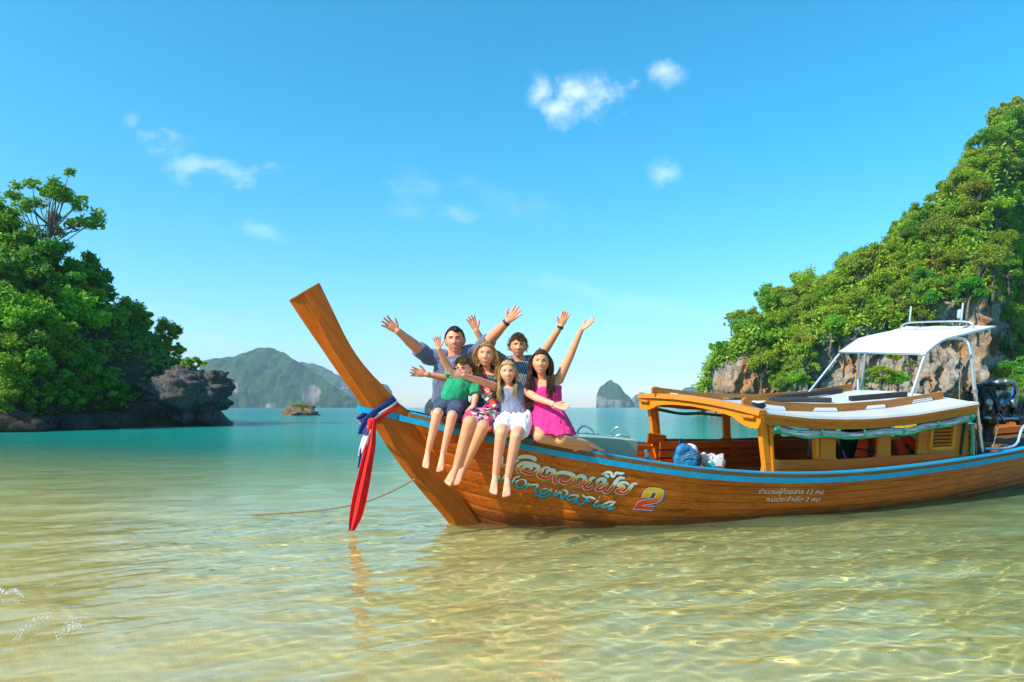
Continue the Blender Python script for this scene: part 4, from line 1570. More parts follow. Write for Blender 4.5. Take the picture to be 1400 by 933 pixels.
pipe('canopy_rail', [(5.42, -.60, 1.755), (5.42, 0, 1.755), (5.42, .58, 1.755)], .011, ST, can)
pipe('canopy_rail', [(6.68, -.60, 2.135), (6.68, 0, 2.135), (6.68, .58, 2.135)], .014, ST, can)
pipe('canopy_rail', [(5.42, .58, 1.752), (5.75, .58, 1.935), (6.2, .58, 2.03), (6.68, .58, 2.135)], .011, ST, can)
pipe('canopy_rail', [(5.42, -.60, 1.752), (5.75, -.60, 1.935), (6.2, -.60, 2.03), (6.68, -.60, 2.135)], .011, ST, can)
pipe('canopy_strut', [(5.45, -.60, 1.75), (4.92, -.60, 1.20)], .013, BG, can)
pipe('canopy_strut', [(5.44, .57, 1.75), (5.26, .57, 1.25)], .015, BG, can)
pipe('canopy_post', [(5.78, -.60, 1.93), (5.86, -.60, .95)], .016, BG, can)
pipe('canopy_post', [(6.02, .35, 1.955), (5.98, .58, 1.962), (5.93, .72, 1.93), (5.92, .78, 1.82), (5.98, .83, 1.4), (6.14, .90, .60)], .021, ST, can, 12, 40)
pipe('canopy_post', [(6.05, -.70, 2.0), (6.15, -.80, 1.3), (6.25, -.86, .62)], .020, ST, can)
hoop = pipe('light_hoop', [(6.35, -.45, 2.09), (6.36, -.42, 2.155), (6.38, -.30, 2.185), (6.42, .1, 2.195), (6.46, .34, 2.19), (6.47, .43, 2.16), (6.47, .45, 2.10)], .012, ST, can, 8, 40)
pipe('aerial_mast', [(6.38, -.34, 2.17), (6.38, -.34, 2.40)], .011, BG, can, 8, 4)
pipe('aerial_mast', [(6.45, .30, 2.18), (6.45, .30, 2.42)], .011, BG, can, 8, 4)
MB().tube([lp(6.45, .27, 2.23), lp(6.45, .27, 2.24), lp(6.45, .27, 2.33), lp(6.45, .27, 2.345)], [.02, .027, .027, .012], 12).build('signal_lamp', plain('lamp_glass', (.30, .42, .48), .2), can, smooth=True)
# knees and cords on the frame
for p in ((5.905, .78, 1.75), (5.99, .835, 1.35)):
    MB().tube([lp(p[0], p[1], p[2] - .02), lp(p[0], p[1], p[2] + .02)], .033, 10).build('rope_lashing', MAT['rope'], can)
pipe('hanging_cord', [(5.90, .74, 1.74), (5.85, .74, 1.5), (5.83, .78, 1.2), (5.86, .86, .9), (5.90, .9, .62)], .007, MAT['rope'], can, 6, 20)

# black pads lying on the roof
for (a, b, lab) in (((4.05, -.38, 1.135), (4.55, .10, 1.135), 'bow'), ((4.18, -.45, 1.17), (5.45, -.55, 1.24), 'far'), ((4.85, .10, 1.19), (5.55, .30, 1.235), 'stern')):
    o = MB().beam(lp(a[0], a[1], roof_top(a[0], a[1]) + .045), lp(b[0], b[1], roof_top(b[0], b[1]) + .045), .075, .055).build('black_roof_pad', MAT['black'], None, bevel=.012)
    o.matrix_world = Matrix.Translation(Vector(BO)) @ boat.rotation_euler.to_matrix().to_4x4()
    tag(o, {'bow': 'black rubber bar lying slantwise across the white cabin roof', 'far': 'long black rubber bar along the seaward side of the cabin roof', 'stern': 'short black rubber bar on the cabin roof below the canopy'}[lab], 'rubber bar')

# --- stern: engine on its mount, yellow box, pipes, hatch coaming
IRON = plain('oily_engine_metal', (.035, .034, .033), .45, metal=.6, var=.5, scale=20, bump=.3)
ALU = plain('greasy_aluminium', (.28, .29, .30), .4, metal=.8, var=.35, scale=18)
BLUEHOSE = plain('blue_hose', (.02, .12, .35), .4)
RUST = plain('rusty_manifold', (.16, .07, .03), .8, metal=.3, var=.4, scale=20, bump=.3)
ec = np.array([7.62, .02, 1.13])
mb = MB()
mb.box(lp(ec[0], ec[1], ec[2]), (.62, .30, .34))
mb.box(lp(ec[0] - .02, ec[1], ec[2] + .20), (.58, .20, .14), taper=.85)
mb.box(lp(ec[0] + .05, ec[1], ec[2] - .20), (.40, .24, .14), taper=1.1)
eng = mb.build('engine', IRON, boat, bevel=.02)
rng = np.random.default_rng(9)
for k in range(5):
    MB().ellipsoid(lp(ec[0] - .26 + .13 * k, ec[1] + .16, ec[2] + .03 + .02 * (k % 2)), (.055, .05, .07)).build('cylinder_cover', (ALU, IRON)[k % 2], eng, smooth=True)
for k, (dx, dz) in enumerate(((-.2, .28), (0, .29), (.2, .28))):
    MB().tube([lp(ec[0] + dx - .07, ec[1] + .1, ec[2] + dz), lp(ec[0] + dx, ec[1] + .12, ec[2] + dz + .03), lp(ec[0] + dx + .07, ec[1] + .1, ec[2] + dz)], .035, 9).build('intake_runner', ALU, eng, smooth=True)
MB().tube(catmull([lp(ec[0] + .1, ec[1] + .12, ec[2] + .32), lp(ec[0] + .3, ec[1] + .12, ec[2] + .30), lp(ec[0] + .38, ec[1] + .12, ec[2] + .18), lp(ec[0] + .36, ec[1] + .12, ec[2] + .0)], 14), .034, 10).build('radiator_hose', ALU, eng, smooth=True)
for k in range(16):
    p0 = ec + np.array([rng.uniform(-.32, .32), rng.uniform(.10, .19), rng.uniform(-.2, .3)])
    p1 = ec + np.array([rng.uniform(-.32, .32), rng.uniform(.10, .19), rng.uniform(-.32, .25)])
    mid = (p0 + p1) / 2 + np.array([rng.uniform(-.06, .06), .05, rng.uniform(-.14, .03)])
    MB().tube(catmull([lp(*p0), lp(*mid), lp(*p1)], 10), rng.uniform(.008, .018), 6).build('engine_hose', (MAT['black'], IRON, BLUEHOSE, ALU, RUST)[k % 5], eng, smooth=True)
for k in range(14):
    p0 = ec + np.array([rng.uniform(-.33, .33), rng.uniform(.12, .18), rng.uniform(-.22, .3)])
    MB().ellipsoid(lp(*p0), rng.uniform(.02, .055, 3)).build('engine_fitting', (IRON, ALU, RUST)[k % 3], eng, smooth=True)
for k, (x, z, r) in enumerate(((-.36, .02, .12), (-.37, -.14, .07), (-.36, .2, .06))):
    MB().tube([lp(ec[0] + x, ec[1], ec[2] + z), lp(ec[0] + x + .03, ec[1], ec[2] + z)], r, 20).build('pulley', (IRON, ALU, IRON)[k], eng, angle=40)
MB().tube([lp(ec[0] - .32, ec[1] + .17, ec[2] - .17), lp(ec[0] + .36, ec[1] + .17, ec[2] - .19)], .028, 12).build('exhaust_pipe', ALU, eng, smooth=True)
MB().tube(catmull([lp(ec[0] + .3, ec[1], ec[2] - .18), lp(ec[0] + .8, ec[1], ec[2] - .22), lp(ec[0] + 2.2, ec[1], ec[2] - .35)], 12), .05, 12).build('tail_shaft', IRON, eng, smooth=True)
MB().beam(lp(ec[0] + .35, ec[1] + .2, ec[2] - .24), lp(ec[0] + 1.1, ec[1] + .2, ec[2] - .26), .05, .06).build('engine_bearer', IRON, eng)
MB().tube([lp(ec[0] + .05, ec[1], ec[2] - .25), lp(ec[0] + .05, ec[1], ec[2] - .36), lp(ec[0] + .05, ec[1], ec[2] - .62)], [.09, .06, .13], 14).build('engine_mount', IRON, eng, angle=40)
MB().beam(lp(7.15, -.45, .60), lp(7.15, .55, .60), .22, .10).build('mount_beam', MAT['rail'], boat, bevel=.01)
MB().box(lp(6.62, -.28, .74), (.34, .40, .30)).build('yellow_box', plain('yellow_paint', (.46, .33, .012), .5, var=.2), boat, bevel=.015)
MB().tube([lp(6.55, .12, .52), lp(6.55, .12, .56), lp(6.55, .12, .86), lp(6.55, .12, .88)], [.05, .055, .05, .02], 12).build('white_canister', MAT['white_roof'], boat, smooth=True)
pipe('blue_hoop_pipe', [(6.35, .80, .66), (6.8, .78, .66), (7.1, .72, .70), (7.35, .62, .86), (7.7, .50, .93), (8.4, .30, .98)], .016, BG, boat)
pipe('helm_rope', [(7.45, .25, 1.02), (7.05, .50, .85), (6.55, .76, .64)], .008, MAT['rope'], boat)
sweep('stern_coaming', lambda s: [(max(.05, BEAM(s) - .22), SHEER(s) - .11), (max(.06, BEAM(s) - .10), SHEER(s) - .11), (max(.06, BEAM(s) - .10), SHEER(s) - .02), (max(.05, BEAM(s) - .22), SHEER(s) - .02)], np.linspace(6.5, 9.6, 14), MAT['brown_rail'], boat)

# boarding ladder hoops by the locker
for s, t in ((1.30, -.08), (1.62, .05)):
    pipe('ladder_hoop', [(s, t - .05, .70), (s - .02, t - .05, .82), (s + .02, t, .885), (s + .10, t + .05, .84), (s + .13, t + .07, .74)], .010, ST, boat, 8, 30)
    pipe('ladder_hoop', [(s + .03, t - .04, .70), (s + .01, t - .04, .77), (s + .05, t, .81), (s + .10, t + .04, .79), (s + .12, t + .06, .72)], .008, ST, boat, 8, 24)


# ------------------------------------------------------------------ the painted name on the hull
_M = np.stack([BX, BY, BZ])
_CL = _M @ (np.array([0, 0, CAM_H]) - BO)


def hull_hit(px, py, off=.0):
    d = _M @ np.array([(px - 700) / F_PX, 1, (HORIZON - py) / F_PX])
    t = .8
    for _ in range(40):
        k = (-t - _CL[1]) / d[1]
        p = _CL + k * d
        t = .5 * t + .5 * (hull_t(p[0], p[2]) + .002)
    nrm = np.array([.15, -1, -.2])
    nrm /= np.linalg.norm(nrm)
    q = np.array([p[0], -(hull_t(p[0], p[2]) + .002), p[2]])
    return q + nrm * off


def paint_strokes(strokes, w, off, dx=0., dy=0., org=(0, 0), k=12.436, tone=None):
    """Brush strokes given as picture paths, laid on the hull as thin raised ribbons; tone 0 top .. 1 bottom."""
    V, Fs, T = [], [], []
    for st in strokes:
        ww = w
        P = catmull(st, max(8, len(st) * 6))
        T_ = np.gradient(P, axis=0)
        T_ /= np.maximum(1e-6, np.linalg.norm(T_, axis=1, keepdims=True))
        Nn = np.stack([-T_[:, 1], T_[:, 0]], 1)
        m = len(P)
        taper = np.array([min(1., .45 + 2.2 * min(i, m - 1 - i) / (m - 1) * 1.6) for i in range(m)])
        # broad-nib pen: thick on slanting down strokes
        nib = .80 + .35 * np.abs(T_ @ np.array([.45, .89]))
        for i in range(m):
            for q in (-1, -.33, .33, 1):
                pt = P[i] + Nn[i] * q * ww / 2 * taper[i] * nib[i] + np.array([dx, dy])
                V.append(hull_hit(org[0] + pt[0] / k, org[1] + pt[1] / k, off))
                T.append(tone(pt) if tone else 0)
        b = len(V) - 4 * m
        for i in range(m - 1):
            for q in range(3):
                Fs.append((b + i * 4 + q, b + i * 4 + q + 1, b + (i + 1) * 4 + q + 1, b + (i + 1) * 4 + q))
    return V, Fs, T


OA = (680, 615)
sh = lambda L: [(x + (770 - 680) * 12.436, y + (635 - 615) * 12.436) for x, y in L]
THAI = [[(92, 112), (62, 200), (45, 252), (110, 268), (200, 258), (262, 225), (310, 190), (365, 180)], [(120, 322), (200, 332), (292, 310)],
        [(330, 142), (420, 116), (540, 118), (622, 150), (642, 195)],
        [(412, 408), (352, 372), (335, 318), (372, 252), (455, 224), (565, 240), (692, 292), (652, 366), (602, 402), (500, 398), (424, 350), (432, 308), (492, 270), (560, 288), (572, 322), (530, 348)],
        [(885, 300), (795, 308), (742, 368), (694, 420), (732, 468), (812, 488), (890, 468), (938, 404), (962, 366), (900, 340), (842, 368), (852, 412)],
        [(1034, 580), (972, 550), (956, 490), (992, 420), (1082, 385), (1200, 398), (1292, 446), (1242, 518), (1172, 566), (1092, 552), (1062, 520), (1112, 490)],
        sh([(202, 296), (198, 250), (258, 202), (330, 200), (368, 258), (322, 328), (250, 368), (130, 392)]), sh([(545, 220), (472, 240), (422, 308), (352, 368), (392, 412), (460, 396), (512, 346)]),
        sh([(576, 340), (576, 282), (640, 246), (704, 270), (662, 340), (562, 412), (612, 438), (692, 388), (762, 310)]), sh([(692, 392), (692, 452), (762, 462), (832, 380), (900, 280), (960, 230), (1044, 238)]),
        sh([(1112, 352), (1062, 310), (972, 314), (938, 350), (1022, 390), (962, 420), (902, 440), (942, 478), (1032, 488), (1102, 438), (1152, 368), (1192, 328), (1256, 328)])]
THAI_TOP = [sh([(640, 172), (732, 130), (802, 142), (828, 198), (872, 202)]), sh([(692, 164), (770, 218)]), sh([(870, 190), (892, 140), (970, 150), (1032, 145)])]
LATIN = [[(32, 430), (26, 500), (72, 508), (142, 388)], [(142, 388), (172, 500), (240, 562)], [(240, 572), (292, 480), (384, 444)], [(392, 498), (322, 538), (320, 608), (390, 638), (470, 600), (472, 522), (392, 498)], [(542, 558), (478, 662)],
         [(512, 612), (610, 590), (682, 600), (622, 690), (692, 700)], [(852, 648), (742, 680), (730, 738), (802, 738), (902, 660)], [(922, 664), (872, 758), (762, 798), (640, 752)],
         [(1002, 678), (972, 790), (1062, 720), (1092, 820), (1182, 740), (1152, 690), (1092, 690)],
         sh([(252, 520), (132, 520), (62, 570), (102, 608), (182, 588), (262, 518)]), sh([(262, 518), (192, 638), (252, 610)]), sh([(320, 508), (362, 550), (470, 558), (542, 592)]), sh([(422, 560), (352, 640), (292, 678), (242, 650)]), sh([(332, 620), (462, 630)]),
         sh([(592, 600), (512, 690), (562, 718), (640, 678)]), sh([(600, 550), (622, 556)]), sh([(872, 630), (762, 640), (662, 690), (682, 728), (782, 700), (882, 628)]), sh([(882, 628), (790, 720), (792, 760), (882, 728)])]
base_y = lambda x: 420 + (x - 500) * .19     # baseline of the name in picture-path units


def tone_thai(p):
    return float(np.clip((p[1] - (base_y(p[0]) - 195)) / 205, 0, 1))


def tone_lat(p):
    return float(np.clip((p[1] - (500 + (p[0] - 390) * .246)) / 140, 0, 1))


def tone_mat(name, stops):
    t = NT(name)
    t.set(color=t.ramp(t.attr('tone'), stops), rough=.35, coat=.2)
    return t.m


WHITEP = plain('white_lettering_paint', (.74, .75, .73), .4, var=.05)
GREENP = plain('green_lettering_paint', (.006, .14, .02), .4, var=.1)
DARKP = plain('dark_lettering_shadow', (.010, .022, .018), .4, var=.1)
FIRE = tone_mat('white_yellow_red_lettering', [(.34, (.62, .64, .64)), (.45, (.80, .46, .02)), (.60, (.80, .16, .012)), (.76, (.72, .025, .008))])
AQUA = tone_mat('white_teal_lettering', [(.40, (.60, .62, .58)), (.56, (.02, .36, .40)), (.9, (.006, .30, .36))])


def paint(name, args, mat, parent):
    V, Fs, T = args
    me = bpy.data.meshes.new(name)
    me.from_pydata([tuple(p) for p in V], [], Fs)
    attr(me, 'tone', T)
    return link(name, me, mat, parent)


name_ob = paint('painted_name', paint_strokes(THAI, 48, .007, org=OA, tone=tone_thai), FIRE, hull_ob)
name_ob['label'] = 'painted Thai name in white, yellow and red with green outline'
paint('name_edge', paint_strokes(THAI, 64, .0055, org=OA), WHITEP, hull_ob)
paint('name_outline', paint_strokes(THAI + THAI_TOP, 74, .0038, dx=14, dy=12, org=OA), GREENP, hull_ob)
paint('name_vowel_mark', paint_strokes(THAI_TOP, 46, .007, org=OA), WHITEP, hull_ob)
paint('painted_latin_name', paint_strokes(LATIN, 38, .007, org=OA, tone=tone_lat), AQUA, hull_ob)
paint('latin_outline', paint_strokes(LATIN, 52, .0038, dx=7, dy=7, org=OA), DARKP, hull_ob)
# the big 2
TWO = [(965, 495), (1000, 420), (1062, 372), (1200, 376), (1258, 398), (1270, 440), (1238, 528), (1182, 572), (1080, 590), (985, 602), (960, 618), (1140, 625), (1112, 676), (850, 655), (922, 560), (1010, 533), (1132, 520), (1160, 478), (1172, 432), (1112, 430), (1072, 502)]


def paint_poly(name, poly, off, mat, parent, grow=0., dx=0, dy=0, tone=None):
    P = np.array(poly, float)
    T_ = np.roll(P, -1, 0) - np.roll(P, 1, 0)
    T_ /= np.linalg.norm(T_, axis=1, keepdims=True)
    Nn = np.stack([T_[:, 1], -T_[:, 0]], 1)
    P = P + Nn * grow + np.array([dx, dy])
    from mathutils.geometry import tessellate_polygon
    tri = tessellate_polygon([[Vector((p[0], p[1], 0)) for p in P]])
    me = bpy.data.meshes.new(name)
    me.from_pydata([tuple(hull_hit(780 + p[0] / 10., 630 + p[1] / 10., off)) for p in P], [], [tuple(t) for t in tri])
    T = [float(np.clip((p[1] - 380) / 290, 0, 1)) for p in P]
    attr(me, 'tone', T)
    return link(name, me, mat, parent)


FIRE2 = tone_mat('yellow_red_number', [(.15, (.80, .50, .012)), (.45, (.80, .22, .012)), (.65, (.75, .03, .008))])
paint_poly('painted_number', TWO, .007, FIRE2, hull_ob)
paint_poly('number_edge', TWO, .0055, WHITEP, hull_ob, grow=8)
paint_poly('number_shadow', TWO, .0038, plain('blue_lettering_paint', (.006, .12, .36), .4), hull_ob, grow=9, dx=17, dy=17)


def paint_text(name, body, x0, y0, x1, y1, h, mat, parent, shear=.35):
    """Lettering laid on the hull between two picture points on its baseline."""
    cu = bpy.data.curves.new('lettering', 'FONT')
    cu.body = body
    cu.shear = shear
    cu.resolution_u = 3
    o = bpy.data.objects.new('lettering', cu)
    COL.objects.link(o)
    dg = bpy.context.evaluated_depsgraph_get()
    me = bpy.data.meshes.new_from_object(o.evaluated_get(dg))
    bpy.data.objects.remove(o)
    me.name = name
    n = len(me.vertices)
    co = np.empty(n * 3)
    me.vertices.foreach_get('co', co)
    co = co.reshape(-1, 3)
    w = co[:, 0].max() - co[:, 0].min()
    d = np.array([x1 - x0, y1 - y0])
    for i in range(n):
        u = (co[i, 0] - co[:, 0].min()) / w
        px = x0 + d[0] * u
        py = y0 + d[1] * u - co[i, 1] * h
        co[i] = hull_hit(px, py, .005)
    me.vertices.foreach_set('co', co.ravel())
    me.update()
    return tag(link(name, me, mat, parent), kind='stuff')


paint_text('painted_passenger_count', 'จำนวนผู้โดยสาร 12 คน', 1037, 675, 1126, 675.5, 8.6, WHITEP, hull_ob)
paint_text('painted_crew_count', 'คนประจำเรือ 2 คน', 1047, 685.5, 1121, 685.5, 8.6, WHITEP, hull_ob)
# ================================================================== THE FAMILY
def skin_mat(name, col, red):
    t = NT(name)
    n = t.noise(t.coords(), 30, 4, .6)
    c = t.mix(t.maprange(n, .3, .75), col, red)
    blot = t.noise(t.coords(), 7, 5, .65)
    c = t.mix(t.maprange(blot, .42, .70, 0, .55), c, tuple(q * w for q, w in zip(col, (.86, .70, .66))))
    frk = t.noise(t.coords(), 150, 3, .6)
    c = t.mix(t.maprange(frk, .60, .72, 0, .25), c, tuple(q * .6 for q in col))
    t.set(color=c, rough=.5, spec=.35, sss=.0)
    t.bump(t.noise(t.coords(), 220, 2, .5), .06, .002)
    return t.m


def hair_mat(name, dark, light):
    t = NT(name)
    r = t.attr('strand')
    t.set(color=t.mix(r, dark, light), rough=.5, spec=.28)
    return t.m


EYE_W = plain('eye_white', (.70, .68, .66), .25, var=.02)
EYE_D = plain('dark_iris', (.03, .018, .010), .2, var=.05)
LIP = plain('lips', (.52, .085, .075), .4, var=.05)
LIP_M = plain('man_lips', (.42, .11, .075), .5, var=.05)
TEETH = plain('teeth', (.85, .80, .74), .25, var=.02)


def basis(fwd, up):
    f = norm(fwd)
    u = norm(np.array(up, float) - f * (np.array(up, float) @ f))
    r = np.cross(f, u)            # the person's right-hand side seen from behind; x axis of the head
    return r, f, u


def head_shape(hh, fem=0., child=0.):
    """Head in its own frame (x side, y forward, z up), hh = chin to crown; centre half way up."""
    nu, nv = 64, 50
    a = np.linspace(0, 2 * PI, nu, endpoint=False)
    b = np.linspace(.02, PI - .02, nv)
    Aa, Bb = np.meshgrid(a, b)
    D = np.stack([np.sin(Bb) * np.cos(Aa), np.sin(Bb) * np.sin(Aa), np.cos(Bb)], -1).reshape(-1, 3)
    k = hh / .235
    V = D * np.array([.081, .098, .1175])
    x, y, z = V[:, 0].copy(), V[:, 1].copy(), V[:, 2].copy()
    low = np.clip((-z - .012) / .105, 0, 1)
    x *= 1 - (.36 + .08 * fem) * low ** 1.25
    y = np.where(y < 0, y * (1 - .55 * low ** 1.1), y * (1 - .10 * low))
    y = np.where(y > 0, y * (.93 + .05 * np.clip(z / .1, 0, 1)), y)
    y += .012 * low
    front = np.clip(y / .06, 0, 1)
    g = lambda cx, cz, sx, sz: np.exp(-((x - cx) / sx) ** 2 - ((z - cz) / sz) ** 2) * front
    nose = np.exp(-(x / (.0125 + .004 * np.clip((.0 - z) / .03, 0, 1))) ** 2) * np.clip((.028 - z) / .056, 0, 1) * (z > -.032) * front
    y += (.023 - .006 * child - .003 * fem) * nose + .007 * g(0, -.030, .019, .010)
    for s in (-1, 1):
        y -= .011 * g(s * .031, .010, .017, .012)
        y += .005 * g(s * .031, .030, .022, .007) * (1 - .5 * fem)
        y += .006 * g(s * .040, -.028, .020, .018)
    y += .005 * g(0, -.056, .026, .012) - .003 * g(0, -.046, .03, .005)
    y += .008 * g(0, -.098, .022, .016)
    y -= .004 * g(0, -.076, .028, .008)
    return np.stack([x, y, z], 1) * k, grid_faces(nv, nu, True), k


class Person:
    def __init__(self, label, skin, name='person'):
        self.label, self.skin = label, skin
        self.body = MB()
        self.kids = []

    def limb(self, pts, rad, mb=None):
        mb = mb or self.body
        for i in range(len(pts) - 1):
            mb.capsule(pts[i], pts[i + 1], rad[i], rad[i + 1], 14, 4)

    def hand(self, wrist, tip, palm, thumb_side, sc=1.0, curl=.25, spread=.22):
        """Hand from wrist towards tip; palm normal; thumb on the +/- lateral side."""
        d = norm(np.array(tip) - np.array(wrist))
        pn = norm(np.array(palm) - d * (np.array(palm) @ d))
        lat = np.cross(d, pn) * thumb_side       # towards the thumb
        w = np.array(wrist, float)
        mb = self.body
        rings = []
        for q, hw, hd in ((-.01, .024, .018), (.02, .030, .016), (.05, .038, .0145), (.08, .041, .0125), (.096, .038, .009)):
            c = w + d * q * sc
            rings.append([c + (lat * math.cos(a) * hw + pn * math.sin(a) * hd) * sc for a in np.linspace(0, 2 * PI, 14, endpoint=False)])
        mb.loft(rings)
        for k, (off, L, ang) in enumerate(((.031, .066, .9), (.0105, .076, .28), (-.0105, .071, -.32), (-.031, .056, -1.0))):
            base = w + d * .088 * sc + lat * off * sc
            dd = norm(d + lat * spread * ang)
            mid = base + dd * L * .5 * sc + pn * .004
            d2 = norm(dd + pn * curl)
            end = mid + d2 * L * .5 * sc
            mb.capsule(base - dd * .015, mid, .0100 * sc, .0092 * sc, 9, 3)
            mb.capsule(mid, end, .0092 * sc, .0076 * sc, 9, 3)
        tb = w + d * .026 * sc + lat * .024 * sc
        t1 = tb + norm(d * .75 + lat * .8 + pn * .15) * .042 * sc
        t2 = t1 + norm(d * .95 + lat * .45 + pn * .2) * .034 * sc
        mb.capsule(tb, t1, .0145 * sc, .0112 * sc, 9, 3)
        mb.capsule(t1, t2, .0112 * sc, .0086 * sc, 9, 3)

    def foot(self, ankle, toe, up, sc=1.0):
        """Bare foot from ankle to toe tip; up = instep side."""
        a, t = np.array(ankle, float), np.array(toe, float)
        d = norm(t - a)
        u = norm(np.array(up) - d * (np.array(up) @ d))
        lat = np.cross(d, u)
        mb = self.body
        L = np.linalg.norm(t - a)
        heel = a - u * .034 * sc - d * .022 * sc
        ball = a + d * (L - .042 * sc) - u * .008 * sc
        mb.capsule(a, heel, .031 * sc, .026 * sc)
        mb.capsule(heel, ball - u * .004 * sc, .024 * sc, .013 * sc)
        rings = []
        for q, hw, hd, lift in ((-.12, .030, .032, 0.), (.15, .031, .033, .002), (.45, .034, .027, .004), (.75, .038, .020, .003), (1.0, .040, .014, .0), (1.12, .037, .009, -.002)):
            c = a + (ball - a) * q + u * lift * sc
            rings.append([c + (lat * math.cos(w) * hw + u * math.sin(w) * hd) * sc for w in np.linspace(0, 2 * PI, 16, endpoint=False)])
        mb.loft(rings)
        for k, (o, ln, r) in enumerate(((.029, .050, .0125), (.0115, .052, .0092), (-.0035, .047, .0088), (-.018, .040, .0084), (-.0315, .031, .0080))):
            b = ball + lat * o * self.foot_side * sc
            m = b + d * ln * .55 * sc + u * .004 * sc
            mb.capsule(b, m, r * 1.0 * sc, r * .95 * sc, 9, 3)
            mb.capsule(m, b + (d * ln - u * .006) * sc, r * .95 * sc, r * 1.0 * sc, 9, 3)

    def torso_rings(self, P, S, sh_w, wid, dep, lat_lo, lat_hi, fwd, ease=0., us=None, n=22):
        """Elliptical sections from pelvis P up the spine to shoulder line S. wid/dep: lists of (u, half size)."""
        us = np.linspace(0, 1, 13) if us is None else us
        rings = []
        for u in us:
            c = np.array(P) + (np.array(S) - np.array(P)) * u + np.array(fwd) * (.018 * math.sin(u * PI))
            la = norm(np.array(lat_lo) * (1 - u) + np.array(lat_hi) * u)
            ax = norm(np.array(S) - np.array(P))
            fw = norm(np.cross(ax, la))
            if fw @ np.array(fwd) < 0:
                fw = -fw
            w = np.interp(u, *zip(*wid)) + ease
            d = np.interp(u, *zip(*dep)) + ease
            ring = []
            for a in np.linspace(0, 2 * PI, n, endpoint=False):
                ca, sa = math.cos(a), math.sin(a)
                e = .85
                ring.append(c + la * w * math.copysign(abs(ca) ** e, ca) + fw * d * math.copysign(abs(sa) ** e, sa))
            rings.append(ring)
        return rings


MALE = dict(wid=[(-.05, .14), (0, .165), (.35, .152), (.7, .175), (.9, .175), (1.0, .13), (1.08, .06)], dep=[(-.05, .10), (0, .125), (.35, .125), (.7, .125), (.9, .10), (1.0, .075), (1.08, .055)])
FEM = dict(wid=[(-.05, .14), (0, .165), (.2, .155), (.45, .120), (.72, .138), (.9, .142), (1.0, .10), (1.08, .05)], dep=[(-.05, .10), (0, .120), (.2, .11), (.45, .095), (.72, .112), (.9, .085), (1.0, .062), (1.08, .045)])
CHILD = dict(wid=[(-.05, .10), (0, .122), (.35, .112), (.7, .122), (.9, .122), (1.0, .09), (1.08, .042)], dep=[(-.05, .08), (0, .095), (.35, .095), (.7, .092), (.9, .078), (1.0, .058), (1.08, .04)])


def wrinkle(V, Fq, amp, scale, seed, stretch=(1, 1, 1)):
    N = normals_of(V, Fq)
    n = .6 * fbm(V * np.array(stretch), scale, 3, seed) + .9 * (.28 - np.abs(fbm(V * np.array((1.3, 1., .75)) @ np.array([[.85, 0, .5], [0, 1, 0], [-.5, 0, .85]]), scale * 1.15, 2, seed + 31)))
    return V + N * (amp * n)[:, None]


def garment(p, name, mb, mat, voxel=.0075, amp=.006, scale=9., smooth=4, cut=None, stretch=(1, 1, .6), seed=1.):
    V, Fq = remeshed(mb, voxel, smooth)
    V = wrinkle(V, Fq, amp, scale, seed, stretch)
    if cut is not None:
        V, Fq = keep_verts(V, Fq, cut(V))
    me = mesh_np(name, V, Fq)
    p.kids.append((name, me, mat))
    return me


def strands(curves, width, rng, taper=True):
    """Thin three-sided locks along the given curves."""
    V, Fs, T = [], [], []
    for c in curves:
        m = len(c)
        Tn = np.gradient(c, axis=0)
        Tn /= np.maximum(1e-9, np.linalg.norm(Tn, axis=1, keepdims=True))
        u = norm(np.cross(Tn[0], rng.normal(size=3)))
        w0 = width * rng.uniform(.6, 1.3)
        tone = np.clip(rng.normal(.45, .28), 0, 1)
        b = len(V)
        for i in range(m):
            u = norm(u - Tn[i] * (u @ Tn[i]))
            v = np.cross(Tn[i], u)
            q = i / (m - 1)
            w = w0 * (1 - .75 * q ** 2 if taper else 1) * (.6 + .4 * min(1, q * 4))
            for a in (0, 2.1, 4.2):
                V.append(c[i] + (u * math.cos(a) + v * math.sin(a)) * w)
                T.append(tone)
        for i in range(m - 1):
            for k in range(3):
                Fs.append((b + i * 3 + k, b + i * 3 + (k + 1) % 3, b + (i + 1) * 3 + (k + 1) % 3, b + (i + 1) * 3 + k))
    return np.array(V), np.array(Fs), np.array(T)


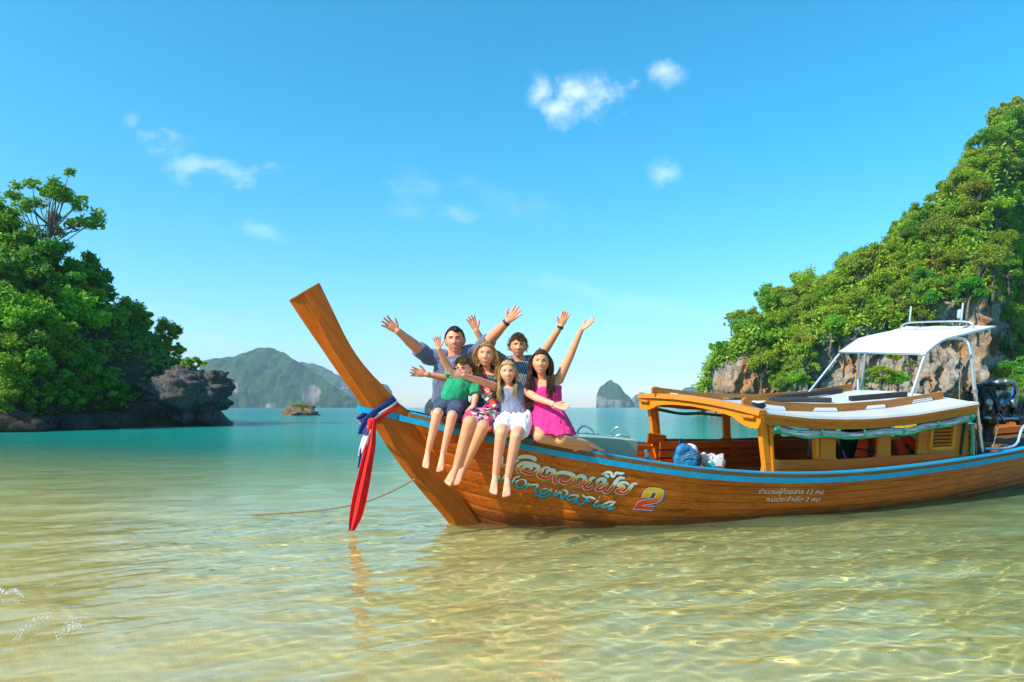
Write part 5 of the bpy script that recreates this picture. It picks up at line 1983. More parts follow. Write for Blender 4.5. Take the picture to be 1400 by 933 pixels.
def add_head(p, centre, fwd, up, hh, hair, fem=0., child=0., smile=1.0, style='short', length=.3, blow=0., lipm=None, seed=1, fringe=.068, part=0., vol=0., wave=0.):
    rng = np.random.default_rng(seed)
    r, f, u = basis(fwd, up)
    R = np.stack([r, f, u])
    V, Fq, k = head_shape(hh, fem, child)
    bvh = BVHTree.FromPolygons([tuple(v) for v in V], [tuple(int(i) for i in q) for q in Fq])
    W = lambda L: np.asarray(L) @ R + np.array(centre)

    def surf(x, z, off=.0):
        hit = bvh.ray_cast(Vector((x * k, .4, z * k)), Vector((0, -1, 0)))
        y = hit[0].y if hit[0] is not None else .08 * k
        return np.array([x * k, y + off, z * k])
    p.head = (W(V), Fq)
    # ears
    for s in (-1, 1):
        ax = np.stack([norm(r * s * .35 + f * .0 + r * 0), f, u])
        c = W(np.array([s * .079, -.006, -.008]) * k)
        p.extra.ellipsoid(c, (.009 * k, .019 * k, .031 * k), np.stack([norm(r * 1.0 - f * s * .35), norm(f + r * s * .35), u]), 12, 8)
    # eyes, brows
    for s in (-1, 1):
        mb = MB()
        pts = []
        for q in np.linspace(-1, 1, 9):
            pts.append((s * .031 + q * .0135, .0105 + .0010 * (1 - q * q), q))
        top = [W(surf(x, z + .0042 * (1 - q * q), .0012)) for x, z, q in pts]
        bot = [W(surf(x, z - .0034 * (1 - q * q), .0012)) for x, z, q in pts]
        mb.add(top + bot, [(i, i + 1, 9 + i + 1, 9 + i) for i in range(8)])
        eye = mb.mesh('eye', True)
        mb2 = MB()
        c = surf(s * .031 - s * .0005, .0110, .0022)
        ring = [W(c + np.array([.0066 * k * math.cos(a), 0, .0046 * k * math.sin(a)])) for a in np.linspace(0, 2 * PI, 12, endpoint=False)]
        mb2.add(ring, [tuple(range(12))])
        p.feat.append(('eye', eye, EYE_W, ('iris', mb2.mesh('iris'), EYE_D)))
        lid = MB().tube([W(surf(x, z + .0050 * (1 - q * q) + .0004, .0018)) for x, z, q in pts], [.0018 * k + .0014 * k * (1 - abs(q)) for _, _, q in pts], 6)
        p.feat.append(('eyelid', lid.mesh('eyelid', True), hair[1] if False else BROW, None))
        br = MB().tube([W(surf(s * (.014 + .034 * q), .0275 + .004 * math.sin(q * 2.2), .0012)) for q in np.linspace(0, 1, 8)], [(.0050 - .0026 * q) * k * (1 - .25 * fem) for q in np.linspace(0, 1, 8)], 6)
        p.feat.append(('eyebrow', br.mesh('eyebrow', True), hair, None))
    # mouth
    mw = .032 if child < .9 else .021
    qs = np.linspace(-1, 1, 13)
    line = lambda dz, off: [W(surf(q * mw, -.0575 + .0075 * smile * q * q + dz * (1 - q * q), off)) for q in qs]
    if smile > .5:
        mb = MB()
        a, b = line(.0026, .0026), line(-.0095, .0026)
        mb.add(a + b, [(i, i + 1, 13 + i + 1, 13 + i) for i in range(12)])
        p.feat.append(('teeth', mb.mesh('teeth', True), TEETH, None))
    lm = lipm or LIP
    mb = MB().tube(line(.0050, .0010), [.0028 * k + .0012 * k * (1 - abs(q)) for q in qs], 6).tube(line(-.0135, .0014), [.0024 * k + .0026 * k * (1 - abs(q)) for q in qs], 6)
    p.feat.append(('lips', mb.mesh('lips', True), lm, None))
    # hair
    x, y, z = V[:, 0] / k, V[:, 1] / k, V[:, 2] / k
    line_z = np.where(y > .035, fringe + .010 * np.sin(x * 60) * (style == 'short'), np.where(y > -.01, -.01 + (y + .01) / .045 * (fringe - .0) * np.clip(np.abs(x) / .08, 0, 1) ** 0 * 1.0, -.062))
    mask = z > line_z
    n = np.stack([x, y, z * .8], 1)
    n /= np.linalg.norm(n, axis=1, keepdims=True)
    thick = (.012 if style == 'short' else .010) * np.clip((z - line_z) / .03, .15, 1)
    cap = V + n * (thick * k * (1 + .5 * np.sin(x * 190 + y * 60) * .4 + rng.normal(0, .10, len(V))))[:, None]
    cV, cF = keep_verts(cap, Fq, mask)
    curves = []
    cand = np.where(mask & (z > -.03))[0]
    cen = np.array([0, -.01, .02]) * k
    if style == 'short':
        for i in rng.choice(cand, 1300):
            b0 = V[i] + n[i] * .004 * k
            dirv = norm(n[i] * .75 + np.array([.35 * (1 if part >= 0 else -1), .75 * np.clip((z[i] - .03) / .08, 0, 1), -.35 + .3 * (z[i] > .09)]) * .8 + rng.normal(0, .28, 3))
            L = length * k * rng.uniform(.5, 1.2)
            end = b0 + dirv * L
            mid = (b0 + end) / 2 + n[i] * L * .3
            curves.append(catmull([b0, mid, end - np.array([0, 0, L * .25])], 6))
    else:
        for j in range(1050):
            s = 1 if rng.random() < .5 + part * 0 else -1
            yy = rng.uniform(-.085, .076)
            xs0 = part * .02 + s * rng.uniform(.0, .035)
            zt = .1175 * math.sqrt(max(.02, 1 - (xs0 / .078) ** 2 - (yy / .098) ** 2)) + .008
            side_x = s * rng.uniform(.076, .096 + .02 * vol)
            q = rng.random()
            depth = np.clip(yy + rng.uniform(-.02, .01), -.10, .034)
            p0 = np.array([xs0, yy, zt])
            p1 = np.array([s * .055 + rng.normal(0, .004), (depth + yy) / 2 + .008, .082])
            p2 = np.array([side_x * .97, depth - .004, .015])
            L = length * rng.uniform(.72, 1.08)
            p3 = np.array([side_x * 1.05 + blow * .4, depth - .012, -.09])
            fr = rng.random() < .42
            p4 = np.array([s * rng.uniform(.055, .10 + .035 * vol) + blow, depth + (.045 if fr else -.02) + rng.normal(0, .01), -.09 - (L - .09) * .55])
            p5 = np.array([s * rng.uniform(.045, .105 + .05 * vol) + blow * 1.9, depth + (.055 if fr else -.03) + rng.normal(0, .014), -L])
            cu = catmull(np.array([p0, p1, p2, p3, p4, p5]), 15)
            if wave:
                ph = rng.uniform(0, 6.28)
                cu[6:] += np.stack([np.sin(np.arange(9) * 1.3 + ph), np.cos(np.arange(9) * 1.1 + ph), 0 * np.arange(9)], 1) * wave
            curves.append(cu * k)
        # hair falling down the back
        for j in range(360):
            xx = rng.uniform(-.08, .08)
            pts = np.array([[xx * .4, -.06, .10], [xx * .9, -.108, .03], [xx * 1.05, -.112, -.08], [xx + blow, -.115, -.09 - (length - .09) * .5], [xx * .9 + blow * 1.8, -.11, -length * rng.uniform(.8, 1.1)]])
            curves.append(catmull(pts * k + rng.normal(0, .004, (5, 3)), 12))
    sV, sF, sT = strands(curves, (.0026 if style == 'short' else .0040) * k, rng)
    V4 = np.concatenate([cV, sV])
    F4 = np.concatenate([cF, sF + len(cV)])
    me = mesh_np('hair', W(V4), F4)
    attr(me, 'strand', np.concatenate([np.clip(rng.normal(.3, .15, len(cV)), 0, 1), sT]))
    p.kids.append(('hair', me, hair))


BROW = plain('dark_lashes', (.05, .03, .02), .6)


def new_person(label, skin):
    p = Person(label, skin)
    p.extra, p.feat = MB(), []
    p.foot_side = 1
    return p


def finish(p, base):
    """Union the body, join the head, parent everything to an Empty at the base."""
    V, Fq = remeshed(p.body, .0052, 2, .4)
    hV, hF = p.head
    eV = np.array(p.extra.v)
    eF = np.array([f for f in p.extra.f if len(f) == 4])
    VV = np.concatenate([V, hV, eV])
    FF = np.concatenate([Fq, hF + len(V), eF + len(V) + len(hV)])
    root = empty('person', tuple(base))
    tag(root, p.label, 'person')
    off = np.array(base)

    def sub(name, me, mat, parent):
        n = len(me.vertices)
        co = np.empty(n * 3, dtype=np.float32)
        me.vertices.foreach_get('co', co)
        co = (co.reshape(-1, 3) - off).astype(np.float32)
        me.vertices.foreach_set('co', co.ravel())
        me.update()
        return link(name, me, mat, parent)
    body = sub('body', mesh_np('body', VV, FF), p.skin, root)
    for name, me, mat in p.kids:
        sub(name, me, mat, root)
    for name, me, mat, child in p.feat:
        o = sub(name, me, mat, root)
        if child:
            sub(child[0], child[1], child[2], o)
    return root


SK_MAN = skin_mat('man_skin', (.78, .30, .16), (.82, .29, .165))
SK_FAIR = skin_mat('fair_skin', (.82, .365, .21), (.86, .35, .215))
SK_TAN = skin_mat('tanned_skin', (.76, .315, .155), (.80, .315, .165))
H_DARK = hair_mat('dark_brown_hair', (.018, .011, .007), (.055, .032, .018))
H_BROWN = hair_mat('brown_hair', (.06, .034, .014), (.20, .115, .045))
H_BLOND = hair_mat('blond_hair', (.26, .15, .045), (.62, .42, .16))
H_COPPER = hair_mat('copper_hair', (.16, .065, .018), (.50, .25, .07))
H_LONGDARK = hair_mat('long_dark_hair', (.022, .011, .007), (.085, .038, .018))

FW = np.array([0, -1., 0])
UP = np.array([0, 0, 1.])
RT = np.array([1., 0, 0])           # picture right; the person's own left when facing the camera


def torso(p, kind, P, S, lat_lo, lat_hi, k, us=None, ease=0., mb=None):
    wid = [(u, w * k) for u, w in kind['wid']]
    dep = [(u, w * k) for u, w in kind['dep']]
    rings = p.torso_rings(P, S, 0, wid, dep, lat_lo, lat_hi, FW, ease, us)
    (mb or p.body).loft(rings)
    return rings


def neck_to(p, S, head_c, u, hh, r):
    p.body.capsule(np.array(S) - np.array([0, 0, .02]), np.array(head_c) - np.array(u) * hh * .33 + np.array([0, .018, 0]), r * 1.15, r * .95)


def shape_leg(p, h, k, a, r):
    """Kneecap in front, calf behind, ankle bones."""
    k, a, h = np.array(k), np.array(a), np.array(h)
    sh, th = norm(a - k), norm(k - h)
    f = norm(th - sh)                        # where the bent knee points
    p.body.ellipsoid(k + f * r * .42 + sh * r * .25, (r * .62, r * .62, r * .72))
    back = norm(-f + sh * (f @ sh))
    c = k * .70 + a * .30 + back * r * .42
    p.body.capsule(c - sh * r * .9, c + sh * r * 1.3, r * .62, r * .42)


# ---- father: grey-blue polo, both arms thrown wide, seated at the back of the bow
def father():
    p = new_person('man in grey-blue polo shirt with both arms spread wide, seated at the prow', SK_MAN)
    Y = 6.46
    P, S = at(613, 562, Y + .04), at(622, 487, Y)
    hc = at(622, 466, Y - .05)
    sL, sR = at(587, 490, Y), at(656, 481, Y)
    eL, eR = at(566, 472, Y - .16), at(675, 459, Y - .15)
    wL, wR = at(544, 453, Y - .30), at(693.5, 440, Y - .28)
    tL, tR = at(522, 436, Y - .36), at(711, 422, Y - .34)
    torso(p, MALE, P, S, RT, norm(sR - sL), 1.0, np.linspace(-.05, 1.08, 14))
    neck_to(p, S, hc, UP, .25, .070)
    for s, e, w in ((sL, eL, wL), (sR, eR, wR)):
        p.limb([S * .55 + s * .45, s, e, w], [.075, .068, .050, .033])
        p.body.capsule(e, e * .6 + w * .4, .052, .046)
    p.hand(wL, tL, FW + UP * .1, 1, 1.08, spread=.26)
    p.hand(wR, tR, FW + UP * .1, -1, 1.08, spread=.26)
    # legs crossed on the deck
    for s in (-1, 1):
        h = P + RT * s * .10 + np.array([0, 0, -.01])
        kn = P + np.array([s * .13 + .05, -.30, -.03])
        an = P + np.array([-s * .04 + .05, -.26, -.07])
        p.limb([h, kn, an], [.09, .062, .04])
        p.body.capsule(an, an + np.array([-s * .12, -.02, 0]), .035, .025)
    mb = MB()
    torso(p, MALE, P, S, RT, norm(sR - sL), 1.0, np.linspace(-.02, .99, 12), .016, mb)
    for s, e in ((sL, eL), (sR, eR)):
        q = s * .30 + e * .70
        mb.capsule(S * .5 + s * .5, s, .082, .078)
        mb.loft([[c + (u_ * math.cos(a) + v_ * math.sin(a)) * r for a in np.linspace(0, 2 * PI, 16, endpoint=False)] for c, r, u_, v_ in [(s * (1 - t) + e * t, r, *_perp(e - s)) for t, r in ((-.05, .078), (.2, .077), (.5, .072), (.72, .071))]])
    POLO = cloth('grey_blue_polo', (.115, .135, .20), var=.1)
    garment(p, 'polo_shirt', mb, POLO, amp=.019, scale=7, seed=2.)
    # collar flaps and placket
    cb = MB()
    for s in (-1, 1):
        a, b, c, d = at(622 + s * 4, 503, Y - .135), at(622 + s * 12.5, 487, Y - .03), at(622 + s * 18, 492, Y - .055), at(622 + s * 13, 505, Y - .125)
        cb.extrude([a, b, c, d], (0, .008, 0))
    p.kids.append(('collar', cb.mesh('collar'), POLO))
    vb = MB().extrude([at(615.5, 492, Y - .118), at(628.5, 492, Y - .118), at(623, 512, Y - .148)], (0, .012, 0))
    p.kids.append(('open_neck', vb.mesh('open_neck'), SK_MAN))
    sh = MB()
    sh.capsule(P - RT * .08, P + RT * .08, .15, .15)
    for s in (-1, 1):
        sh.capsule(P + RT * s * .09, P + np.array([s * .12 + .05, -.24, -.03]), .10, .08)
    garment(p, 'shorts', sh, cloth('dark_shorts', (.03, .035, .05)), amp=.006)
    # wrist watch
    d = norm(tR - wR)
    c = wR - d * .012
    u_, v_ = _perp(d)
    wb = MB().loft([[c + d * q + (u_ * math.cos(a) + v_ * math.sin(a)) * rr for a in np.linspace(0, 2 * PI, 18, endpoint=False)] for q, rr in ((-.013, .034), (-.012, .037), (.012, .036), (.013, .033))])
    p.kids.append(('wristwatch', wb.mesh('wristwatch', angle=40), MAT['black']))
    add_head(p, hc, (0.02, -1, -.02), (-.03, 0, 1), .248, H_DARK, style='short', length=.012, seed=3, lipm=LIP_M, fringe=.070)
    finish(p, P - np.array([0, 0, .12]))


def _perp(d):
    d = norm(d)
    u = norm(np.cross(d, [0.13, .2, 1.]))
    return u, np.cross(d, u)


def sleeve(mb, s, e, t1, r0, r1):
    u_, v_ = _perp(np.array(e) - np.array(s))
    mb.loft([[np.array(s) * (1 - t) + np.array(e) * t + (u_ * math.cos(a) + v_ * math.sin(a)) * r for a in np.linspace(0, 2 * PI, 16, endpoint=False)] for t, r in ((-.08, r0), (t1 * .5, (r0 + r1) / 2), (t1, r1))])


def band(p, name, w, d, r, width, mat):
    d = norm(d)
    u_, v_ = _perp(d)
    mb = MB().loft([[w + d * q + (u_ * math.cos(a) + v_ * math.sin(a)) * rr for a in np.linspace(0, 2 * PI, 18, endpoint=False)] for q, rr in ((-width, r), (-width * .9, r + .004), (width * .9, r + .004), (width, r))])
    p.kids.append((name, mb.mesh(name, angle=40), mat))


# ---- older boy behind, striped shirt
def older_boy():
    p = new_person('teenage boy in striped grey shirt raising both arms, seated behind the girls', SK_TAN)
    Y = 6.62
    P, S = at(712, 566, Y), at(711, 494, Y - .02)
    hc = at(708.5, 474, Y - .07)
    sL, sR = at(690, 497, Y), at(733, 495, Y)
    eL, eR = at(668, 481, Y - .12), at(750, 472, Y - .10)
    wL, wR = at(651, 452, Y - .20), at(766.5, 446.5, Y - .2)
    tL, tR = at(642, 431, Y - .24), at(778, 417, Y - .24)
    torso(p, MALE, P, S, RT, norm(sR - sL), .84, np.linspace(-.05, 1.08, 14))
    neck_to(p, S, hc, UP, .21, .052)
    for s, e, w in ((sL, eL, wL), (sR, eR, wR)):
        p.limb([S * .55 + s * .45, s, e, w], [.055, .050, .039, .027])
    p.hand(wL, tL, FW, 1, .95)
    p.hand(wR, tR, FW, -1, .95, spread=.12)
    for s in (-1, 1):
        kn = P + np.array([s * .2, -.28, -.03])
        an = P + np.array([-s * .02, -.30, -.08])
        p.limb([P + RT * s * .08, kn, an], [.075, .052, .035])
    mb = MB()
    torso(p, MALE, P, S, RT, norm(sR - sL), .84, np.linspace(-.02, .99, 12), .013, mb)
    for s, e in ((sL, eL), (sR, eR)):
        mb.capsule(S * .5 + s * .5, s, .066, .065)
        sleeve(mb, s, e, .62, .066, .062)
    t = NT('striped_shirt')
    wv = t.node('ShaderNodeTexWave')
    t.L.new(t.coords((1, .2, .35), rot=(0, .35, 0)), wv.inputs['Vector'])
    wv.inputs['Scale'].default_value = 16.0
    wv.inputs['Distortion'].default_value = .6
    t.set(color=t.mix(t.maprange(wv.outputs['Fac'], .35, .65), (.07, .08, .10), (.26, .29, .32)), rough=.85, spec=.2)
    garment(p, 'striped_shirt', mb, t.m, amp=.008, scale=8, seed=4.)
    cb = MB()
    for s in (-1, 1):
        a, b, c, d = at(709 + s * 2, 512, Y - .115), at(709 + s * 10, 494, Y - .045), at(709 + s * 15, 499, Y - .06), at(709 + s * 9, 511, Y - .115)
        cb.extrude([a, b, c, d], (0, .008, 0))
    p.kids.append(('collar', cb.mesh('collar'), t.m))
    vb = MB().extrude([at(704, 498, Y - .10), at(715, 498, Y - .10), at(710, 515, Y - .122)], (0, .012, 0))
    p.kids.append(('open_neck', vb.mesh('open_neck'), SK_TAN))
    sh = MB()
    sh.capsule(P - RT * .06, P + RT * .06, .12, .12)
    for s in (-1, 1):
        sh.capsule(P + RT * s * .08, P + np.array([s * .18, -.25, -.03]), .088, .07)
    garment(p, 'shorts', sh, cloth('teen_shorts', (.05, .055, .07)), amp=.006)
    band(p, 'wristwatch', wR - norm(tR - wR) * .01, tR - wR, .027, .012, MAT['black'])
    add_head(p, hc, (.05, -1, -.03), (.02, 0, 1), .215, H_BROWN, child=.3, style='short', length=.034, seed=5, lipm=LIP_M, fringe=.052)
    finish(p, P - np.array([0, 0, .10]))


# ---- small boy in green at the front
def small_boy():
    p = new_person('small boy in green polo and navy shorts sitting on the gunwale', SK_FAIR)
    Y = 6.0
    P, S = at(616, 554, Y + .04), at(632, 519, Y + .10)
    P = P + np.array([0, -.02, 0])
    hc = at(634.5, 504.5, Y + .03)
    sL, sR = at(620, 517, Y + .08), at(647, 523, Y + .08)
    eL, wL, tL = at(608, 494, Y - .02), at(600, 477, Y - .10), at(596.5, 459, Y - .13)
    eR, wR, tR = at(650, 543, Y + .0), at(647, 557, Y - .10), at(643, 569, Y - .14)
    hL, hR = P + np.array([-.055, 0, 0]), P + np.array([.055, 0, 0])
    kL, kR = at(598, 566, Y - .25), at(618, 570, Y - .25)
    aL, aR = at(585, 618, Y - .22), at(605.5, 622, Y - .22)
    oL, oR = at(581.5, 638, Y - .335), at(601.5, 643, Y - .335)
    torso(p, CHILD, P, S, RT, norm(sR - sL), .92, np.linspace(-.05, 1.08, 14))
    neck_to(p, S, hc, UP, .195, .036)
    p.limb([S * .55 + sL * .45, sL, eL, wL], [.044, .040, .031, .021])
    p.limb([S * .55 + sR * .45, sR, eR, wR], [.044, .040, .031, .021])
    p.hand(wL, tL, FW, 1, .74)
    p.hand(wR, tR, -FW + UP * .2, -1, .74, spread=.12)
    for h, k_, a, o in ((hL, kL, aL, oL), (hR, kR, aR, oR)):
        p.limb([h, k_, a], [.066, .044, .025])
        p.body.capsule(k_ * .75 + a * .25, k_ * .45 + a * .55, .040, .033)
        shape_leg(p, h, k_, a, .039)
        p.foot_side = 1 if h is hR else -1
        p.foot(a, o, FW * .8 + UP * .5, .74)
    mb = MB()
    torso(p, CHILD, P, S, RT, norm(sR - sL), .92, np.linspace(.0, .99, 12), .013, mb)
    for s, e, tt in ((sL, eL, .45), (sR, eR, .85)):
        mb.capsule(S * .5 + s * .5, s, .054, .053)
        sleeve(mb, s, e, tt, .054, .054)
    GRN = cloth('green_polo', (.012, .27, .125), var=.15)
    garment(p, 'green_polo', mb, GRN, amp=.015, scale=10, seed=6., voxel=.006)
    cb = MB()
    for s in (-1, 1):
        cx = 631
        a, b, c, d = at(cx + s * 1.5, 528, Y - .015), at(cx + s * 9, 516.5, Y + .05), at(cx + s * 13, 520, Y + .03), at(cx + s * 8, 529, Y - .005)
        cb.extrude([a, b, c, d], (0, .006, 0))
    p.kids.append(('collar', cb.mesh('collar'), GRN))
    sh = MB()
    sh.capsule(P - RT * .05, P + RT * .05, .105, .105)
    for h, k_ in ((hL, kL), (hR, kR)):
        sh.capsule(h, h * .25 + k_ * .75, .078, .062)
    garment(p, 'navy_shorts', sh, cloth('navy_shorts', (.028, .05, .10), var=.25), amp=.005, seed=7.)
    add_head(p, hc, (-.42, -1, -.22), (.10, 0, 1), .20, H_BROWN, child=1., smile=.2, style='short', length=.030, seed=8, fringe=.055)
    finish(p, P - np.array([0, 0, .09]))


# ---- mother in floral dress
FLORAL = None


def mother():
    p = new_person('woman with copper hair in a floral pink dress sitting on the gunwale', SK_TAN)
    Y = 6.12
    P, S = at(667, 566, Y), at(666, 510, Y + .10)
    hc = at(664.5, 485.5, Y + .02)
    sL, sR = at(646, 515, Y + .10), at(688, 517, Y + .10)
    eL, wL, tL = at(614, 518, Y + .13), at(583, 512, Y + .05), at(558, 507, Y + .0)
    eR, wR, tR = at(696, 548, Y + .15), at(690, 575, Y + .08), at(688, 588, Y + .03)
    hL, hR = P + np.array([-.085, 0, 0]), P + np.array([.085, 0, 0])
    kL, kR = at(642, 578, Y - .40), at(660, 584, Y - .40)
    aL, aR = at(624, 640, Y - .36), at(634, 640, Y - .34)
    oL, oR = at(612, 660, Y - .475), at(622, 661, Y - .465)
    torso(p, FEM, P, S, RT, norm(sR - sL), .98, np.linspace(-.05, 1.08, 14))
    neck_to(p, S, hc, UP, .22, .043)
    p.limb([S * .55 + sL * .45, sL, eL, wL], [.052, .047, .036, .024])
    p.limb([S * .55 + sR * .45, sR, eR, wR], [.052, .047, .036, .024])
    p.hand(wL, tL, FW, 1, .95, spread=.2)
    p.hand(wR, tR, FW, 1, .92)
    for h, k_, a, o in ((hL, kL, aL, oL), (hR, kR, aR, oR)):
        p.limb([h, k_, a], [.092, .058, .034])
        p.body.capsule(k_ * .8 + a * .2, k_ * .5 + a * .5, .052, .044)
        shape_leg(p, h, k_, a, .052)
        p.foot_side = 1 if h is hR else -1
        p.foot(a, o, FW * .8 + UP * .5 + RT * -.1, .92)
    mb = MB()
    torso(p, FEM, P, S, RT, norm(sR - sL), .98, np.linspace(-.03, .86, 12), .013, mb)
    for s in (-1, 1):
        mb.ellipsoid(P + (S - P) * .70 + RT * s * .065 + FW * .085, (.062, .06, .06))
        mb.tube(catmull([P + (S - P) * .82 + RT * s * .085 + FW * .095, P + (S - P) * .99 + RT * s * .105 + FW * .05, P + (S - P) * 1.03 + RT * s * .10, P + (S - P) * .9 + RT * s * .09 - FW * .07], 10), .024, 8)
    mb.capsule(P - RT * .07, P + RT * .07, .125, .125)
    for h, k_ in ((hL, kL), (hR, kR)):
        mb.capsule(h, h * .15 + k_ * .85, .118, .078)
    mb.capsule((hL + hR) / 2 + np.array([0, -.05, -.02]), (kL + kR) / 2 * .8 + P * .2, .11, .085)
    t = NT('floral_print')
    v = t.coords((1, 1, 1))
    vo = t.node('ShaderNodeTexVoronoi')
    t.L.new(v, vo.inputs['Vector'])
    vo.inputs['Scale'].default_value = 27.0
    vo.inputs['Randomness'].default_value = 1.0
    n = t.noise(v, 36, 3, .6, 1.5)
    sepc = t.node('ShaderNodeSeparateColor')
    t.L.new(vo.outputs['Color'], sepc.inputs[0])
    c = t.ramp(sepc.outputs[0], [(.0, (.02, .025, .06)), (.22, (.72, .03, .20)), (.45, (.025, .03, .07)), (.58, (.75, .10, .02)), (.72, (.03, .17, .08)), (.84, (.78, .30, .40)), (.93, (.70, .62, .50))])
    for e in c.node.color_ramp.elements:
        pass
    c.node.color_ramp.interpolation = 'CONSTANT'
    c = t.mix(t.maprange(n, .54, .60), c, (.025, .03, .07))
    c = t.mix(t.maprange(vo.outputs['Distance'], .0, .18, 1, 0), c, (.80, .40, .10))
    t.set(color=c, rough=.8, spec=.2)
    low = (at(650, 583, Y))[2]
    garment(p, 'floral_dress', mb, t.m, amp=.010, scale=9, seed=9.)
    # earrings and necklace
    for s in (-1, 1):
        c0 = at(664.5 + s * 10.5, 496.5, Y - .0)
        p.kids.append(('hoop_earring', MB().tube([c0 + np.array([.012 * math.cos(a), 0, .017 * math.sin(a)]) for a in np.linspace(0, 2 * PI, 16)], .0025, 6).mesh('hoop_earring', True), MAT['steel']))
    band(p, 'bracelet', wL + norm(eL - wL) * .02, tL - wL, .024, .004, MAT['rope'])
    add_head(p, hc, (-.04, -1, -.02), (.05, 0, 1), .225, H_COPPER, fem=1, style='long', length=.30, blow=-.035, seed=10, fringe=.070, part=.5, vol=1., wave=.010)
    finish(p, P - np.array([0, 0, .12]))


# ---- blond girl in front
def blond_girl():
    p = new_person('blond girl in grey-blue top and white shorts with arms stretched out', SK_FAIR)
    Y = 6.0
    P, S = at(702, 577, Y), at(697, 528, Y + .10)
    hc = at(694.5, 509.5, Y + .02)
    sL, sR = at(682, 531.5, Y + .10), at(712.5, 532, Y + .10)
    eL, wL, tL = at(656, 521, Y - .08), at(633, 514, Y - .26), at(609, 509, Y - .34)
    eR, wR, tR = at(733, 544, Y - .06), at(757, 553, Y - .22), at(780, 560, Y - .28)
    hL, hR = P + np.array([-.075, 0, 0]), P + np.array([.075, 0, 0])
    kL, kR = at(685.5, 592, Y - .37), at(705.5, 597, Y - .37)
    aL, aR = at(677, 652, Y - .30), at(694, 655, Y - .30)
    oL, oR = at(674.5, 673, Y - .43), at(692.5, 677, Y - .43)
    torso(p, FEM, P, S, RT, norm(sR - sL), .84, np.linspace(-.05, 1.08, 14))
    neck_to(p, S, hc, UP, .2, .037)
    for s, e, w in ((sL, eL, wL), (sR, eR, wR)):
        p.limb([S * .55 + s * .45, s, e, w], [.045, .042, .033, .022])
    p.hand(wL, tL, FW + UP * .3, 1, .86, spread=.16)
    p.hand(wR, tR, FW * .7 + UP * .8, -1, .86, spread=.16)
    for h, k_, a, o in ((hL, kL, aL, oL), (hR, kR, aR, oR)):
        p.limb([h, k_, a], [.082, .052, .028])
        p.body.capsule(k_ * .8 + a * .2, k_ * .5 + a * .5, .046, .038)
        shape_leg(p, h, k_, a, .046)
        p.foot_side = 1 if h is hR else -1
        p.foot(a, o, FW * .8 + UP * .5, .84)
    TOP = cloth('grey_blue_top', (.20, .21, .29), var=.14)
    mb = MB()
    torso(p, FEM, P, S, RT, norm(sR - sL), .84, np.linspace(.02, .84, 12), .012, mb)
    for s in (-1, 1):
        mb.ellipsoid(P + (S - P) * .68 + RT * s * .05 + FW * .062, (.05, .048, .05))
        mb.tube(catmull([P + (S - P) * .80 + RT * s * .075 + FW * .075, P + (S - P) * .99 + RT * s * .080 + FW * .045, P + (S - P) * 1.04 + RT * s * .080, P + (S - P) * .9 + RT * s * .075 - FW * .06], 10), .027, 8)
    garment(p, 'grey_blue_top', mb, TOP, amp=.014, scale=11, seed=11., voxel=.006)
    sh = MB()
    sh.capsule(P - RT * .055, P + RT * .055, .125, .125)
    for h, k_ in ((hL, kL), (hR, kR)):
        sh.capsule(h, h * .45 + k_ * .55, .098, .092)
    garment(p, 'white_shorts', sh, cloth('white_shorts', (.74, .74, .76), var=.05), amp=.015, scale=12, seed=12.)
    band(p, 'bracelet', wR - norm(tR - wR) * .012, tR - wR, .022, .006, MAT['white_roof'])
    add_head(p, hc, (.0, -1, -.03), (-.06, 0, 1), .205, H_BLOND, fem=1, child=.4, style='long', length=.27, blow=.015, seed=13, fringe=.068, part=0.)
    finish(p, P - np.array([0, 0, .11]))


